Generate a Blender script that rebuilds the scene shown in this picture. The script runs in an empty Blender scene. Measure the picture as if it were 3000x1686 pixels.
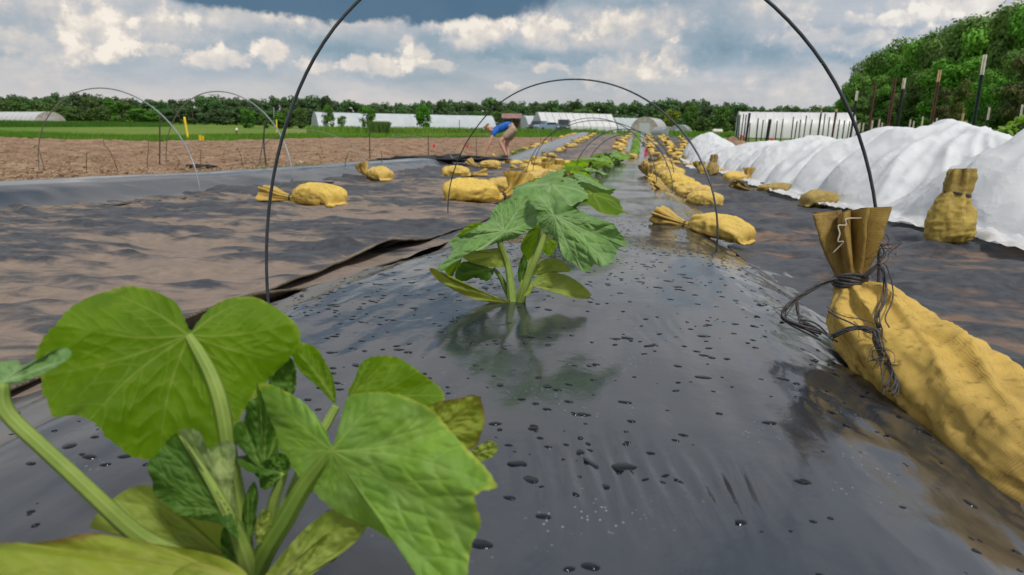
import bpy, bmesh, math, random
import numpy as np
from mathutils import Vector, noise as mnoise

S = bpy.context.scene
COL = S.collection
random.seed(7)
RNG = np.random.default_rng(11)

# ------------------------------------------------------------------ camera
FPX, CXP, CYP = 2000.0, 1500.0, 843.0          # focal length in photo pixels, photo centre
PITCH = math.atan(473.0 / 2000.0)
ROLL = 0.014
ZC = 0.80                                       # eye height above the lowest field level
cam_d = bpy.data.cameras.new("camera")
cam = bpy.data.objects.new("camera", cam_d)
COL.objects.link(cam)
S.camera = cam
F_ = np.array([0, math.cos(PITCH), -math.sin(PITCH)])
U0 = np.array([0, math.sin(PITCH), math.cos(PITCH)])
R0 = np.array([1.0, 0, 0])
R_ = math.cos(ROLL) * R0 + math.sin(ROLL) * U0
U_ = -math.sin(ROLL) * R0 + math.cos(ROLL) * U0
EYE = np.array([0, 0, ZC])
from mathutils import Matrix
cam.matrix_world = Matrix(((R_[0], U_[0], -F_[0], 0), (R_[1], U_[1], -F_[1], 0),
                           (R_[2], U_[2], -F_[2], ZC), (0, 0, 0, 1)))
cam_d.sensor_fit = 'HORIZONTAL'
cam_d.sensor_width = 36.0
cam_d.lens = 24.0
cam_d.clip_start = 0.02
cam_d.clip_end = 6000.0
cam_d.dof.use_dof = True
cam_d.dof.focus_distance = 1.18
cam_d.dof.aperture_fstop = 10.0


def ray(px, py):
    px = np.asarray(px, float); py = np.asarray(py, float)
    return F_ + R_ * ((px - CXP) / FPX)[..., None] + U_ * ((CYP - py) / FPX)[..., None]


def at(px, py, d):
    d = np.asarray(d, float)
    return EYE + ray(px, py) * d[..., None]


# ------------------------------------------------------------------ sky and sun
SUN_EL, SUN_AZ = math.radians(60), math.radians(150)      # azimuth clockwise from +Y
sun_d = bpy.data.lights.new("sun", 'SUN')
sun_d.energy = 3.0
sun_d.angle = math.radians(9)
sun_d.color = (1.0, 0.95, 0.87)
sun = bpy.data.objects.new("sun", sun_d)
COL.objects.link(sun)
_sd = Vector((math.sin(SUN_AZ) * math.cos(SUN_EL), math.cos(SUN_AZ) * math.cos(SUN_EL), math.sin(SUN_EL)))
sun.rotation_euler = _sd.to_track_quat('Z', 'Y').to_euler()

S.view_settings.view_transform = 'Standard'
S.view_settings.look = 'None'
S.view_settings.exposure = 0.0
S.view_settings.gamma = 1.0


class NW:
    """small wrapper to write node trees"""
    def __init__(self, tree):
        self.t = tree

    def n(self, kind, out=0, props=None, **inp):
        nd = self.t.nodes.new(kind)
        for k, v in (props or {}).items():
            setattr(nd, k, v)
        for k, v in inp.items():
            k = k.replace('_', ' ') if not k.startswith('i') or not k[1:].isdigit() else int(k[1:])
            s = nd.inputs[k]
            if isinstance(v, bpy.types.NodeSocket):
                self.t.links.new(v, s)
            elif v is not None:
                s.default_value = v
        return nd.outputs[out] if out is not None else nd

    def m(self, op, a, b=None, c=None, clamp=False):
        return self.n('ShaderNodeMath', props={'operation': op, 'use_clamp': clamp}, i0=a, i1=b, i2=c)

    def v(self, op, a, b=None, out=0):
        return self.n('ShaderNodeVectorMath', out=out, props={'operation': op}, i0=a, i1=b)

    def mix(self, f, a, b, blend='MIX'):
        nd = self.t.nodes.new('ShaderNodeMix')
        nd.data_type = 'RGBA'; nd.blend_type = blend
        for i, v in ((0, f), (6, a), (7, b)):
            if isinstance(v, bpy.types.NodeSocket):
                self.t.links.new(v, nd.inputs[i])
            else:
                if i and len(v) == 3:
                    v = (*v, 1)
                nd.inputs[i].default_value = v
        return nd.outputs[2]

    def ss(self, x, lo, hi):
        return self.n('ShaderNodeMapRange', props={'interpolation_type': 'SMOOTHSTEP'}, i0=x, i1=lo, i2=hi)

    def lin(self, x, lo, hi, a=0.0, b=1.0):
        return self.n('ShaderNodeMapRange', i0=x, i1=lo, i2=hi, i3=a, i4=b)

    def ridged(self, vec, scale, detail=4.0, rough=0.5):
        return self.n('ShaderNodeTexNoise', props={'noise_type': 'RIDGED_MULTIFRACTAL', 'normalize': True}, Vector=vec, Scale=scale, Detail=detail,
                      Roughness=rough, Offset=0.9, Gain=1.6)

    def noise(self, vec, scale, detail=4.0, rough=0.55, out=0, dist=0.0):
        return self.n('ShaderNodeTexNoise', out=out, Vector=vec, Scale=scale, Detail=detail, Roughness=rough, Distortion=dist)


W = bpy.data.worlds.new("World")
S.world = W
W.use_nodes = True
W.node_tree.nodes.clear()
w = NW(W.node_tree)


def px_azel(px, py):
    r = ray(px, py)
    r = r / np.linalg.norm(r)
    return math.atan2(r[0], r[1]), math.asin(r[2])


gen = w.n('ShaderNodeTexCoord', out=0)
sep = w.n('ShaderNodeSeparateXYZ', out=None, i0=gen)
az = w.m('ARCTAN2', sep.outputs[0], sep.outputs[1])
el = w.m('ARCSINE', sep.outputs[2])
q0 = w.n('ShaderNodeCombineXYZ', i0=az, i1=el, i2=0.0)
wn = w.noise(q0, 20.0, 6.0, 0.60, out=1)
wv = w.v('SCALE', w.v('SUBTRACT', wn, (0.5, 0.5, 0.5)))
wv.node.inputs[3].default_value = 0.050
q = w.v('ADD', q0, w.v('MULTIPLY', wv, (1.0, 0.7, 1.0)))

# cloud heaps (position and half-size in photo pixels turned into sky angles, weight, softness of the edge):
# positive ones are sunlit cumulus, negative ones the blue-grey undersides and gaps
HEAPS = [(80, 93, 190, 80, .13, .7), (105, 134, 140, 34, .20, .35), (280, 105, 80, 66, .24, .3), (338, 163, 36, 20, .30, .2), (200, 35, 260, 46, .08, .6),
         (489, 105, 95, 55, .18, .4), (466, 146, 60, 16, .32, .2), (640, 174, 80, 28, .38, .2), (804, 158, 48, 36, .45, .18), (700, 58, 150, 36, .24, .35),
         (955, 62, 140, 46, .24, .4), (1050, 85, 150, 60, .14, .5), (930, 187, 52, 20, .34, .2), (1110, 192, 95, 26, .42, .2), (1222, 167, 50, 42, .44, .2),
         (1270, 196, 64, 18, .32, .2), (1195, 118, 22, 30, .36, .2), (1400, 85, 95, 66, .46, .35), (1330, 58, 110, 32, .28, .4), (1605, 198, 48, 15, .34, .2),
         (1600, 95, 90, 50, .26, .4), (1750, 100, 170, 70, .18, .5), (1863, 70, 180, 40, .24, .4), (1815, 220, 100, 46, .26, .4), (1970, 155, 36, 40, .30, .25),
         (1930, 210, 70, 40, .18, .4), (1485, 262, 28, 12, .30, .25), (2210, 75, 120, 50, .14, .5), (2430, 115, 160, 32, .24, .3), (2620, 48, 140, 18, .28, .3),
         (2390, 232, 220, 66, .20, .6), (2850, 30, 200, 50, .26, .4), (2270, 20, 90, 30, .14, .4), (2680, 140, 130, 40, .18, .4), (60, 205, 90, 34, .10, .5),
         (1083, 122, 115, 52, -.20, .5), (966, 126, 110, 50, -.16, .5), (1258, 112, 50, 36, -.18, .4), (1455, 152, 150, 24, -.22, .4), (1690, 165, 130, 26, -.22, .4),
         (2215, 154, 135, 42, -.20, .45), (2470, 150, 75, 26, -.20, .4), (2120, 74, 70, 54, -.14, .5), (745, 112, 70, 54, -.10, .5), (580, 214, 320, 36, -.10, .6),
         (1820, 2, 300, 26, -.22, .5), (2720, 80, 160, 20, -.16, .5), (1180, 232, 160, 14, -.10, .5), (400, 60, 40, 60, -.10, .5)]
fine = w.noise(q0, 46.0, 9.0, 0.66)
bil = w.n('ShaderNodeTexVoronoi', out=0, props={'feature': 'SMOOTH_F1'}, Vector=q, Scale=44.0, Smoothness=0.5)
rough = w.m('ADD', w.m('MULTIPLY', w.m('SUBTRACT', fine, 0.5), 1.45), w.m('MULTIPLY', w.m('SUBTRACT', 0.42, bil), 0.55))
lum = w.n('ShaderNodeValToRGB', out=None, i0=w.lin(el, 0.0, 0.20))
rampc = lum.color_ramp
rampc.elements[0].position = 0.0; rampc.elements[0].color = (.60, .60, .60, 1)
rampc.elements[1].position = 1.0; rampc.elements[1].color = (.66, .66, .66, 1)
for pos_, v_ in ((.20, .58), (.42, .45), (.62, .50), (.8, .58)):
    e_ = rampc.elements.new(pos_); e_.color = (v_, v_, v_, 1)
lum = w.n('ShaderNodeSeparateColor', out=0, i0=lum.outputs[0])
for cx, cy, rx, ry, wt, soft in HEAPS:
    a0, e0 = px_azel(cx, cy)
    d = w.v('MULTIPLY', w.v('SUBTRACT', q, (a0, e0, 0)), (2000.0 / rx / 1.25, 2000.0 / ry / 1.25, 0))
    g = w.m('SUBTRACT', w.m('ADD', rough, 0.92), w.v('LENGTH', d, out=1))
    g = w.ss(g, -0.08 - .35 * soft, 0.16 + 0.95 * soft)
    wt = wt * (1.0 if wt > 0 else .75)
    if wt > 0:      # lit crown, shaded base
        dy = w.n('ShaderNodeSeparateXYZ', out=1, i0=d)
        g = w.m('MULTIPLY', g, w.m('ADD', w.m('MULTIPLY_ADD', dy, 0.40, 0.86), w.m('MULTIPLY', rough, 0.55)))
    lum = w.m('MULTIPLY_ADD', g, wt, lum)
# texture of the cloud deck everywhere, drawn out along the horizon
st2 = w.noise(w.v('MULTIPLY', q0, (9.0, 30.0, 1.0)), 1.0, 6.0, 0.6, dist=0.3)
st = w.noise(w.v('MULTIPLY', q0, (4.0, 11.0, 1.0)), 1.0, 6.0, 0.58, dist=0.4)
lum = w.m('ADD', lum, w.m('ADD', w.m('MULTIPLY', w.m('SUBTRACT', st2, 0.5), 0.34), w.m('MULTIPLY', w.m('SUBTRACT', st, 0.5), 0.55)))
bright = w.ss(lum, 0.45, 0.95)
lum = w.m('ADD', lum, w.m('MULTIPLY', w.m('MULTIPLY', rough, bright), 0.30))
stm = w.ss(st, 0.38, 0.62)
cr = w.n('ShaderNodeValToRGB', out=None, i0=lum)
ce = cr.color_ramp
ce.elements[0].position = 0.0; ce.elements[0].color = (.10, .185, .28, 1)
ce.elements[1].position = 1.0; ce.elements[1].color = (.93, .86, .76, 1)
for pos_, c_ in ((.30, (.27, .375, .455)), (.50, (.44, .49, .54)), (.66, (.60, .59, .59)), (.84, (.78, .72, .655))):
    e_ = ce.elements.new(pos_); e_.color = (*c_, 1)
warm = w.ss(az, 0.12, 0.50)
sky_c = w.mix(w.m('MULTIPLY', warm, 0.45), cr.outputs[0], w.mix(1.0, cr.outputs[0], (0.90, 0.98, 1.10), 'MULTIPLY'))
sky_c = w.mix(w.m('MULTIPLY', w.ss(el, 0.075, 0.0), 0.5), sky_c, (0.62, 0.575, 0.56))
# the heavy blue-grey cloud base over the middle of the field
a0, e0 = px_azel(1010, -40)
dk = w.v('MULTIPLY', w.v('SUBTRACT', q, (a0, e0, 0)), (1 / 0.30, 1 / 0.043, 0))
dkm = w.ss(w.m('ADD', w.v('LENGTH', dk, out=1), w.m('MULTIPLY', rough, 0.16)), 1.06, 0.86)
sky_c = w.mix(dkm, sky_c, (0.085, 0.165, 0.255))
# overhead: broken, brighter cloud
up = w.ss(el, 0.34, 0.75)
ovn = w.ss(w.noise(gen, 2.6, 5.0, 0.55), 0.35, 0.65)
over = w.mix(ovn, (0.26, 0.35, 0.47), (0.78, 0.79, 0.81))
sky_c = w.mix(up, sky_c, over)
cl_bg = w.n('ShaderNodeBackground', Color=sky_c, Strength=1.0)
nis = w.n('ShaderNodeTexSky', props={'sky_type': 'NISHITA', 'sun_disc': False, 'sun_elevation': SUN_EL,
                                     'sun_rotation': SUN_AZ})
nis_bg = w.n('ShaderNodeBackground', Color=nis, Strength=0.06)
clear = w.m('SUBTRACT', 1.0, w.m('MULTIPLY', w.m('SUBTRACT', 1.0, stm), 0.16))
wmix = w.n('ShaderNodeMixShader', i0=clear, i1=nis_bg, i2=cl_bg)
w.n('ShaderNodeOutputWorld', out=None, Surface=wmix)
W.cycles.sampling_method = 'MANUAL'
W.cycles.sample_map_resolution = 512


# ------------------------------------------------------------------ helpers
def mk(name):
    m = bpy.data.materials.new(name)
    m.use_nodes = True
    m.node_tree.nodes.clear()
    return m, NW(m.node_tree)


def fin(n, shader):
    n.n('ShaderNodeOutputMaterial', out=None, Surface=shader)


def simple(name, col, rough=0.7, scale=8.0, var=0.3, col2=None, bump=0.0, bscale=None, metal=0.0, spec=0.3, coord=3, detail=5.0,
           rand=0.0, stretch=None):
    m, n = mk(name)
    tc = n.n('ShaderNodeTexCoord', out=coord)
    if stretch:
        tc = n.v('MULTIPLY', tc, stretch)
    f = n.ss(n.noise(tc, scale, detail, 0.6), 0.3, 0.7)
    c2 = col2 or tuple(c * (1 - var) for c in col)
    c1 = col if col2 else tuple(min(1, c * (1 + var * .6)) for c in col)
    c = n.mix(f, c2, c1)
    if rand:
        oi = n.n('ShaderNodeObjectInfo', out=None)
        c = n.n('ShaderNodeHueSaturation', i0=n.lin(oi.outputs['Random'], 0, 1, 0.5 - rand * .12, 0.5 + rand * .08),
                i1=1.0, i2=n.lin(oi.outputs['Random'], 0, 1, 1 + rand, 1 - rand), i3=1.0, i4=c)
    b = n.n('ShaderNodeBsdfPrincipled', out=None)
    m.node_tree.links.new(c, b.inputs['Base Color'])
    b.inputs['Roughness'].default_value = rough
    b.inputs['Metallic'].default_value = metal
    b.inputs['Specular IOR Level'].default_value = spec
    if bump:
        bn = n.n('ShaderNodeBump', Strength=bump, Distance=0.02, Height=n.noise(tc, bscale or scale * 4, 5.0, 0.6))
        m.node_tree.links.new(bn, b.inputs['Normal'])
    fin(n, b.outputs[0])
    return m


def obj(name, verts, faces, mat, parent=None, base=None, smooth=True, attrs=None):
    v = np.asarray(verts, float).reshape(-1, 3)
    if base is not None:
        v = v - np.asarray(base, float)
    me = bpy.data.meshes.new(name)
    me.from_pydata(v.tolist(), [], [list(map(int, f)) for f in faces])
    if mat is not None:
        for mm in (mat if isinstance(mat, (list, tuple)) else [mat]):
            me.materials.append(mm)
    if smooth:
        me.polygons.foreach_set('use_smooth', [True] * len(me.polygons))
    for k, a in (attrs or {}).items():
        at_ = me.attributes.new(k, 'FLOAT', 'POINT')
        at_.data.foreach_set('value', np.asarray(a, np.float32).ravel())
    me.update()
    o = bpy.data.objects.new(name, me)
    COL.objects.link(o)
    if parent is not None:
        o.parent = parent
    elif base is not None:
        o.location = base
    return o


def tag(o, label=None, cat=None, group=None, kind=None):
    if label: o['label'] = label
    if cat: o['category'] = cat
    if group: o['group'] = group
    if kind: o['kind'] = kind
    return o


def thing(name, label, cat, base=(0, 0, 0), rz=0.0, group=None):
    o = bpy.data.objects.new(name, None)
    o.empty_display_size = 0.1
    COL.objects.link(o)
    o.location = tuple(map(float, base))
    o.rotation_euler = (0, 0, rz)
    return tag(o, label, cat, group)


def dup(root, loc, rz=0.0, sc=1.0, label=None, group=None):
    r = root.copy(); COL.objects.link(r)
    r.location = tuple(map(float, loc)); r.rotation_euler = (0, 0, rz)
    r.scale = (sc, sc, sc) if not isinstance(sc, (tuple, list)) else sc
    if label: r['label'] = label
    if group: r['group'] = group
    for ch in list(root.children):
        c = ch.copy(); COL.objects.link(c); c.parent = r
        for g in list(ch.children):
            d = g.copy(); COL.objects.link(d); d.parent = c
    return r


def grid_faces(nr, nc, wrap=False):
    i = np.arange(nr - 1)[:, None]; j = np.arange(nc if wrap else nc - 1)[None, :]
    j2 = (j + 1) % nc
    a = i * nc + j; b = i * nc + j2; c = (i + 1) * nc + j2; d = (i + 1) * nc + j
    return np.stack([a, b, c, d], -1).reshape(-1, 4)


def tube(path, rad, seg=8, cap=True):
    """swept tube: path (n,3), radius scalar or (n,)"""
    P = np.asarray(path, float); n = len(P)
    r = np.broadcast_to(np.asarray(rad, float), (n,))
    T = np.gradient(P, axis=0); T /= np.linalg.norm(T, axis=1)[:, None] + 1e-12
    up = np.array([0, 0, 1.0]) if abs(T[0][2]) < .9 else np.array([1.0, 0, 0])
    A = []; a = np.cross(T[0], up); a /= np.linalg.norm(a)
    for t in T:
        a = a - t * np.dot(a, t); a /= np.linalg.norm(a) + 1e-12
        A.append(a)
    A = np.array(A); B = np.cross(T, A)
    th = np.linspace(0, 2 * math.pi, seg, endpoint=False)
    V = P[:, None] + r[:, None, None] * (A[:, None] * np.cos(th)[None, :, None] + B[:, None] * np.sin(th)[None, :, None])
    F = [list(f) for f in grid_faces(n, seg, True)]
    if cap:
        F.append(list(range(seg))[::-1]); F.append(list(range((n - 1) * seg, n * seg)))
    return V.reshape(-1, 3), F


def join(parts):
    V = []; F = []; o = 0
    for v, f in parts:
        v = np.asarray(v).reshape(-1, 3)
        V.append(v); F += [[int(i) + o for i in ff] for ff in f]; o += len(v)
    return np.concatenate(V), F


def spline(pts, n):
    """Catmull-Rom through points (k,d) -> (n,d)"""
    P = np.asarray(pts, float); k = len(P)
    if k == 2:
        return P[0] + (P[1] - P[0]) * np.linspace(0, 1, n)[:, None]
    Q = np.vstack([2 * P[0] - P[1], P, 2 * P[-1] - P[-2]])
    u = np.linspace(0, k - 1 - 1e-9, n); i = u.astype(int); f = (u - i)[:, None]
    p0, p1, p2, p3 = Q[i], Q[i + 1], Q[i + 2], Q[i + 3]
    return .5 * ((2 * p1) + (-p0 + p2) * f + (2 * p0 - 5 * p1 + 4 * p2 - p3) * f ** 2 + (-p0 + 3 * p1 - 3 * p2 + p3) * f ** 3)


def _h(ix, iy, seed):
    h = (ix * 374761393 + iy * 668265263 + seed * 2147483647) & 0xffffffff
    h = ((h ^ (h >> 13)) * 1274126177) & 0xffffffff
    return ((h ^ (h >> 16)) & 0xffff) / 65535.0


def vn(x, y, seed=0):
    """value noise -1..1, vectorised"""
    x = np.asarray(x, float); y = np.asarray(y, float)
    ix = np.floor(x).astype(np.int64); iy = np.floor(y).astype(np.int64)
    fx = x - ix; fy = y - iy
    fx = fx * fx * fx * (fx * (fx * 6 - 15) + 10); fy = fy * fy * fy * (fy * (fy * 6 - 15) + 10)
    a = _h(ix, iy, seed); b = _h(ix + 1, iy, seed); c = _h(ix, iy + 1, seed); d = _h(ix + 1, iy + 1, seed)
    return 2 * ((a + (b - a) * fx) * (1 - fy) + (c + (d - c) * fx) * fy) - 1


def fbm(x, y, seed=0, o=4, g=.5):
    s = 0; a = 1
    for k in range(o):
        s = s + a * vn(x * 2 ** k + 17.3 * k, y * 2 ** k - 9.1 * k, seed + k); a *= g
    return s


def vn3(x, y, z, seed=0):
    z = np.asarray(z, float); iz = np.floor(z).astype(np.int64); f = z - iz; f = f * f * (3 - 2 * f)
    x = np.asarray(x, float); y = np.asarray(y, float)
    ix = np.floor(x).astype(np.int64); iy = np.floor(y).astype(np.int64)
    fx = x - ix; fy = y - iy; fx = fx * fx * (3 - 2 * fx); fy = fy * fy * (3 - 2 * fy)
    out = 0
    for dz, wz in ((0, 1 - f), (1, f)):
        for dx, wx in ((0, 1 - fx), (1, fx)):
            for dy, wy in ((0, 1 - fy), (1, fy)):
                out = out + _h(ix + dx, iy + dy + (iz + dz) * 7919, seed) * wx * wy * wz
    return 2 * out - 1


def crease3(x, y, z, seed=0, o=3):
    s = 0; a = 1; t = 0
    for k in range(o):
        s = s + a * (1 - 2.6 * np.abs(vn3(x * 2 ** k + 3.1 * k, y * 2 ** k, z * 2 ** k - 5.7 * k, seed + k))); t += a; a *= .5
    return s / t


def sstep(x, a, b):
    t = np.clip((x - a) / (b - a), 0, 1)
    return t * t * (3 - 2 * t)


# ------------------------------------------------------------------ terrain
BETA = math.atan(0.181)
SB, CB = math.sin(BETA), math.cos(BETA)


def st_of(x, y):
    return (x + .19) * SB + y * CB, (x + .19) * CB - y * SB


def xy_of(s, t):
    return -.19 + s * SB + t * CB, s * CB - t * SB


_PS = np.array([-60, -1, .4, 1.3, 2, 3, 4.5, 6.7, 10, 13, 15, 18, 21, 24, 27, 35, 50, 56, 90, 140, 3000])
_PZ = np.array([-.29, -.29, -.30, -.315, -.355, -.42, -.49, -.56, -.63, -.685, -.73, -.95, -1.05, -1.05, -.97, -.76, -.44, -.46, -.75, -.75, -.46])


def prof(s):
    s = np.asarray(s, float)
    w_ = np.clip(.25 + .04 * np.abs(s), .1, 2.0)
    return (np.interp(s - w_, _PS, _PZ) + 2 * np.interp(s, _PS, _PZ) + np.interp(s + w_, _PS, _PZ)) / 4


_SS = np.array([-60, 4, 10, 35, 60, 100, 140, 3000]); _SZ = np.array([-.55, -.60, -.74, -.74, -.74, -.75, -.75, -.46])
_RS = np.array([-60, 3, 10, 20, 45, 60, 100, 140, 3000]); _RZ = np.array([-.45, -.5, -.62, -.72, -.70, -.70, -.75, -.75, -.46])


def ground_rel(s, t):
    s = np.asarray(s, float); t = np.asarray(t, float)
    c = prof(s) - .09
    l = np.interp(s, _SS, _SZ); r = np.interp(s, _RS, _RZ)
    wl = sstep(-t, 4.5, 8.0); wr = sstep(t, 2.9, 6.0)
    return c * (1 - wl - wr) + l * wl + r * wr


def bed_bump(t):
    a = np.abs(t)
    top = .09 * (1 - .08 * np.clip(a / .4, 0, 1) ** 2)
    return top * (np.interp(a, [0, .395, .415, .52, .60, .68, .75], [1, 1, .965, .60, .22, 0, 0]))


def lbed_bump(t):
    a = np.abs(t + 3.92)
    return .15 * (1 - .2 * np.clip(a / .3, 0, 1) ** 2) * (1 - sstep(a, .24, .62))


def H(x, y):
    s, t = st_of(x, y)
    return ZC + ground_rel(s, t) + bed_bump(t) * (s < 54) + lbed_bump(t) * (s < 54)


def gp(px, py, dmax=400.0):
    """point where the photo pixel meets the terrain"""
    r = ray(px, py); lo = .15; prev = lo
    d = lo
    while d < dmax:
        p = EYE + r * d
        if p[2] < H(p[0], p[1]):
            a, b = prev, d
            for _ in range(30):
                m = .5 * (a + b); p = EYE + r * m
                if p[2] < H(p[0], p[1]): b = m
                else: a = m
            return EYE + r * b
        prev = d; d *= 1.02
    return EYE + r * dmax


def on(s, t, dz=0.0):
    x, y = xy_of(s, t)
    return np.array([x, y, float(H(x, y)) + dz])


def depth_of(p):
    return float(np.dot(np.asarray(p) - EYE, F_))
# ------------------------------------------------------------------ ground materials
def mat_ground():
    m, n = mk('meadow_ground')
    tc = n.n('ShaderNodeTexCoord', out=3)
    big = n.ss(n.noise(tc, .045, 5.0, .6), .35, .65)
    mid = n.ss(n.noise(n.v('MULTIPLY', tc, (.35, 1.0, 1.0)), .5, 6.0, .65), .3, .7)
    fin_ = n.noise(tc, 6.0, 6.0, .7)
    c = n.mix(big, (.13, .25, .025), (.23, .31, .04))
    c = n.mix(mid, n.mix(.55, c, (.025, .06, .012)), c)
    c = n.mix(n.ss(fin_, .3, .75), n.mix(.45, c, (.02, .05, .01)), c)
    b = n.n('ShaderNodeBsdfPrincipled', Base_Color=c, Roughness=.85, Normal=n.n('ShaderNodeBump', Strength=.6, Distance=.1, Height=fin_))
    b.node.inputs['Specular IOR Level'].default_value = .15
    fin(n, b)
    return m


def mat_soil():
    m, n = mk('tilled_soil')
    tc = n.n('ShaderNodeTexCoord', out=3)
    a = n.noise(tc, 2.2, 7.0, .7)
    b_ = n.noise(tc, 14.0, 5.0, .65)
    big = n.ss(n.noise(tc, .35, 4.0, .55), .35, .65)
    c = n.mix(n.ss(a, .32, .68), (.15, .092, .058), (.36, .24, .16))
    c = n.mix(n.m('MULTIPLY', n.ss(b_, .55, .75), .6), c, (.46, .34, .23))
    c = n.mix(n.m('MULTIPLY', n.ss(b_, .42, .28), .55), c, (.045, .028, .02))
    c = n.mix(n.m('MULTIPLY', big, .25), c, (.30, .19, .12))
    s = n.n('ShaderNodeBsdfPrincipled', Base_Color=c, Roughness=.95, Normal=n.n('ShaderNodeBump', Strength=1.0, Distance=.08, Height=n.m('ADD', a, n.m('MULTIPLY', b_, .4))))
    s.node.inputs['Specular IOR Level'].default_value = .1
    fin(n, s)
    return m


def mat_fabric(dusty=1.0, name='woven_fabric', tan=(.335, .25, .19)):
    m, n = mk(name)
    tc = n.n('ShaderNodeTexCoord', out=3)
    sx = n.n('ShaderNodeMapping', Vector=tc, Rotation=(0, 0, BETA))
    hgt = n.n('ShaderNodeAttribute', out=2, props={'attribute_name': 'low'})
    d1 = n.noise(n.v('MULTIPLY', sx, (6.0, 13.0, 3.0)), 1.0, 6.0, .60, dist=.6)
    d2 = n.noise(n.v('MULTIPLY', sx, (1.0, 1.4, 1.0)), 1.0, 4.0, .55)
    d3 = n.noise(sx, 28.0, 5.0, .65)
    v = n.m('ADD', n.m('MULTIPLY', d1, .55), n.m('ADD', n.m('MULTIPLY', d2, .45), n.m('MULTIPLY', hgt, .34)))
    dust = n.m('MULTIPLY', n.ss(v, .685 - .135 * dusty, .86 - .15 * dusty), n.lin(d3, .25, .7, .62, 1.0))
    blk = n.mix(n.ss(d3, .35, .7), (.028, .031, .038), (.062, .066, .075))
    c = n.mix(n.m('MULTIPLY', dust, .66 + .14 * dusty), blk, tan)
    # woven threads
    wy = n.n('ShaderNodeTexWave', out=1, props={'bands_direction': 'Y'}, Vector=sx, Scale=65.0, Distortion=.4, Detail=1.0)
    wx = n.n('ShaderNodeTexWave', out=1, props={'bands_direction': 'X'}, Vector=sx, Scale=65.0, Distortion=.4, Detail=1.0)
    wv_ = n.m('MULTIPLY', wy, wx)
    c = n.mix(n.lin(wy, 0, 1, .22, 0.0), c, (.012, .012, .014))
    b = n.n('ShaderNodeBsdfPrincipled', Base_Color=c, Roughness=n.lin(dust, 0, 1, .45, .85),
            Normal=n.n('ShaderNodeBump', Strength=.45, Distance=.012, Height=n.m('ADD', n.m('MULTIPLY', n.m('ADD', wv_, d3), .25), n.ridged(n.v('MULTIPLY', sx, (3.0, 6.0, 3.0)), 1.0, 5.0, .55))))
    b.node.inputs['Specular IOR Level'].default_value = .35
    fin(n, b)
    return m


def mat_film(name='mulch_film', dust=1.0):
    m, n = mk(name)
    tc = n.n('ShaderNodeTexCoord', out=3)
    sx = n.n('ShaderNodeMapping', Vector=tc, Rotation=(0, 0, BETA))
    d1 = n.noise(n.v('MULTIPLY', sx, (3.0, 2.0, 3.0)), 1.0, 6.0, .62)
    d2 = n.noise(n.v('MULTIPLY', sx, (40.0, 16.0, 30.0)), 1.0, 5.0, .65)
    spk = n.n('ShaderNodeTexVoronoi', out=0, Vector=n.v('MULTIPLY', sx, (150.0, 110.0, 100.0)), Scale=1.0)
    spk = n.m('MULTIPLY', n.ss(spk, .22, .08), n.ss(n.noise(sx, 9.0, 3.0, .6), .55, .7))
    dm = n.m('MULTIPLY', n.ss(d1, .40, .70), n.lin(d2, .3, .7, .45, 1.0))
    edge = n.n('ShaderNodeAttribute', out=2, props={'attribute_name': 'edge'})
    dm = n.m('ADD', n.m('MULTIPLY', dm, .09 * dust), n.m('MULTIPLY', edge, n.lin(d1, .35, .65, .32, .78)), clamp=True)
    c = n.mix(dm, (.014, .020, .030), (.165, .15, .13))
    c = n.mix(n.m('MULTIPLY', spk, .45), c, (.34, .34, .33))
    wr = n.noise(n.v('MULTIPLY', sx, (30.0, 5.0, 10.0)), 1.0, 4.0, .55)
    wr2 = n.noise(n.v('MULTIPLY', sx, (9.0, 7.0, 8.0)), 1.0, 5.0, .5)
    hgt = n.m('ADD', n.m('MULTIPLY', wr, .12), n.m('ADD', wr2, n.m('MULTIPLY', d2, .10)))
    bp = n.n('ShaderNodeBump', Strength=.20, Distance=.014, Height=hgt)
    b = n.n('ShaderNodeBsdfPrincipled', Base_Color=c, Roughness=n.lin(n.m('ADD', dm, n.m('MULTIPLY', d2, .22)), 0, 1, .09, .50), Normal=bp)
    b.node.inputs['IOR'].default_value = 1.82
    fin(n, b)
    return m


M_GROUND = mat_ground()
M_SOIL = mat_soil()
M_FAB = mat_fabric(1.0)
M_FAB_R = mat_fabric(.42, 'woven_fabric_clean', (.30, .185, .12))
M_FILM = mat_film()
M_FILM_L = mat_film('mulch_film_dull', .8)
M_SEAM = simple('seam_thread', (.30, .24, .15), .8, 200.0, .5)
M_HEM = simple('stitched_hem', (.16, .125, .07), .7, 160.0, .6, (.03, .028, .024))
M_DARK = simple('dark_underside', (.008, .008, .009), .7, 20, .3)


# ------------------------------------------------------------------ ground sheets
def sheet(name, s, t, z, mat, attrs=None):
    Sg, Tg = np.meshgrid(s, t, indexing='ij')
    x, y = xy_of(Sg, Tg)
    zz, at_ = z(Sg, Tg, x, y)
    o = obj(name, np.stack([x, y, zz], -1), grid_faces(len(s), len(t)), mat, attrs=at_)
    return tag(o, kind='structure')


def srange(a, b, d0, k):
    out = [a]
    while out[-1] < b:
        out.append(out[-1] + max(d0, k * max(out[-1], 0)))
    out[-1] = b
    return np.array(out)


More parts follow.
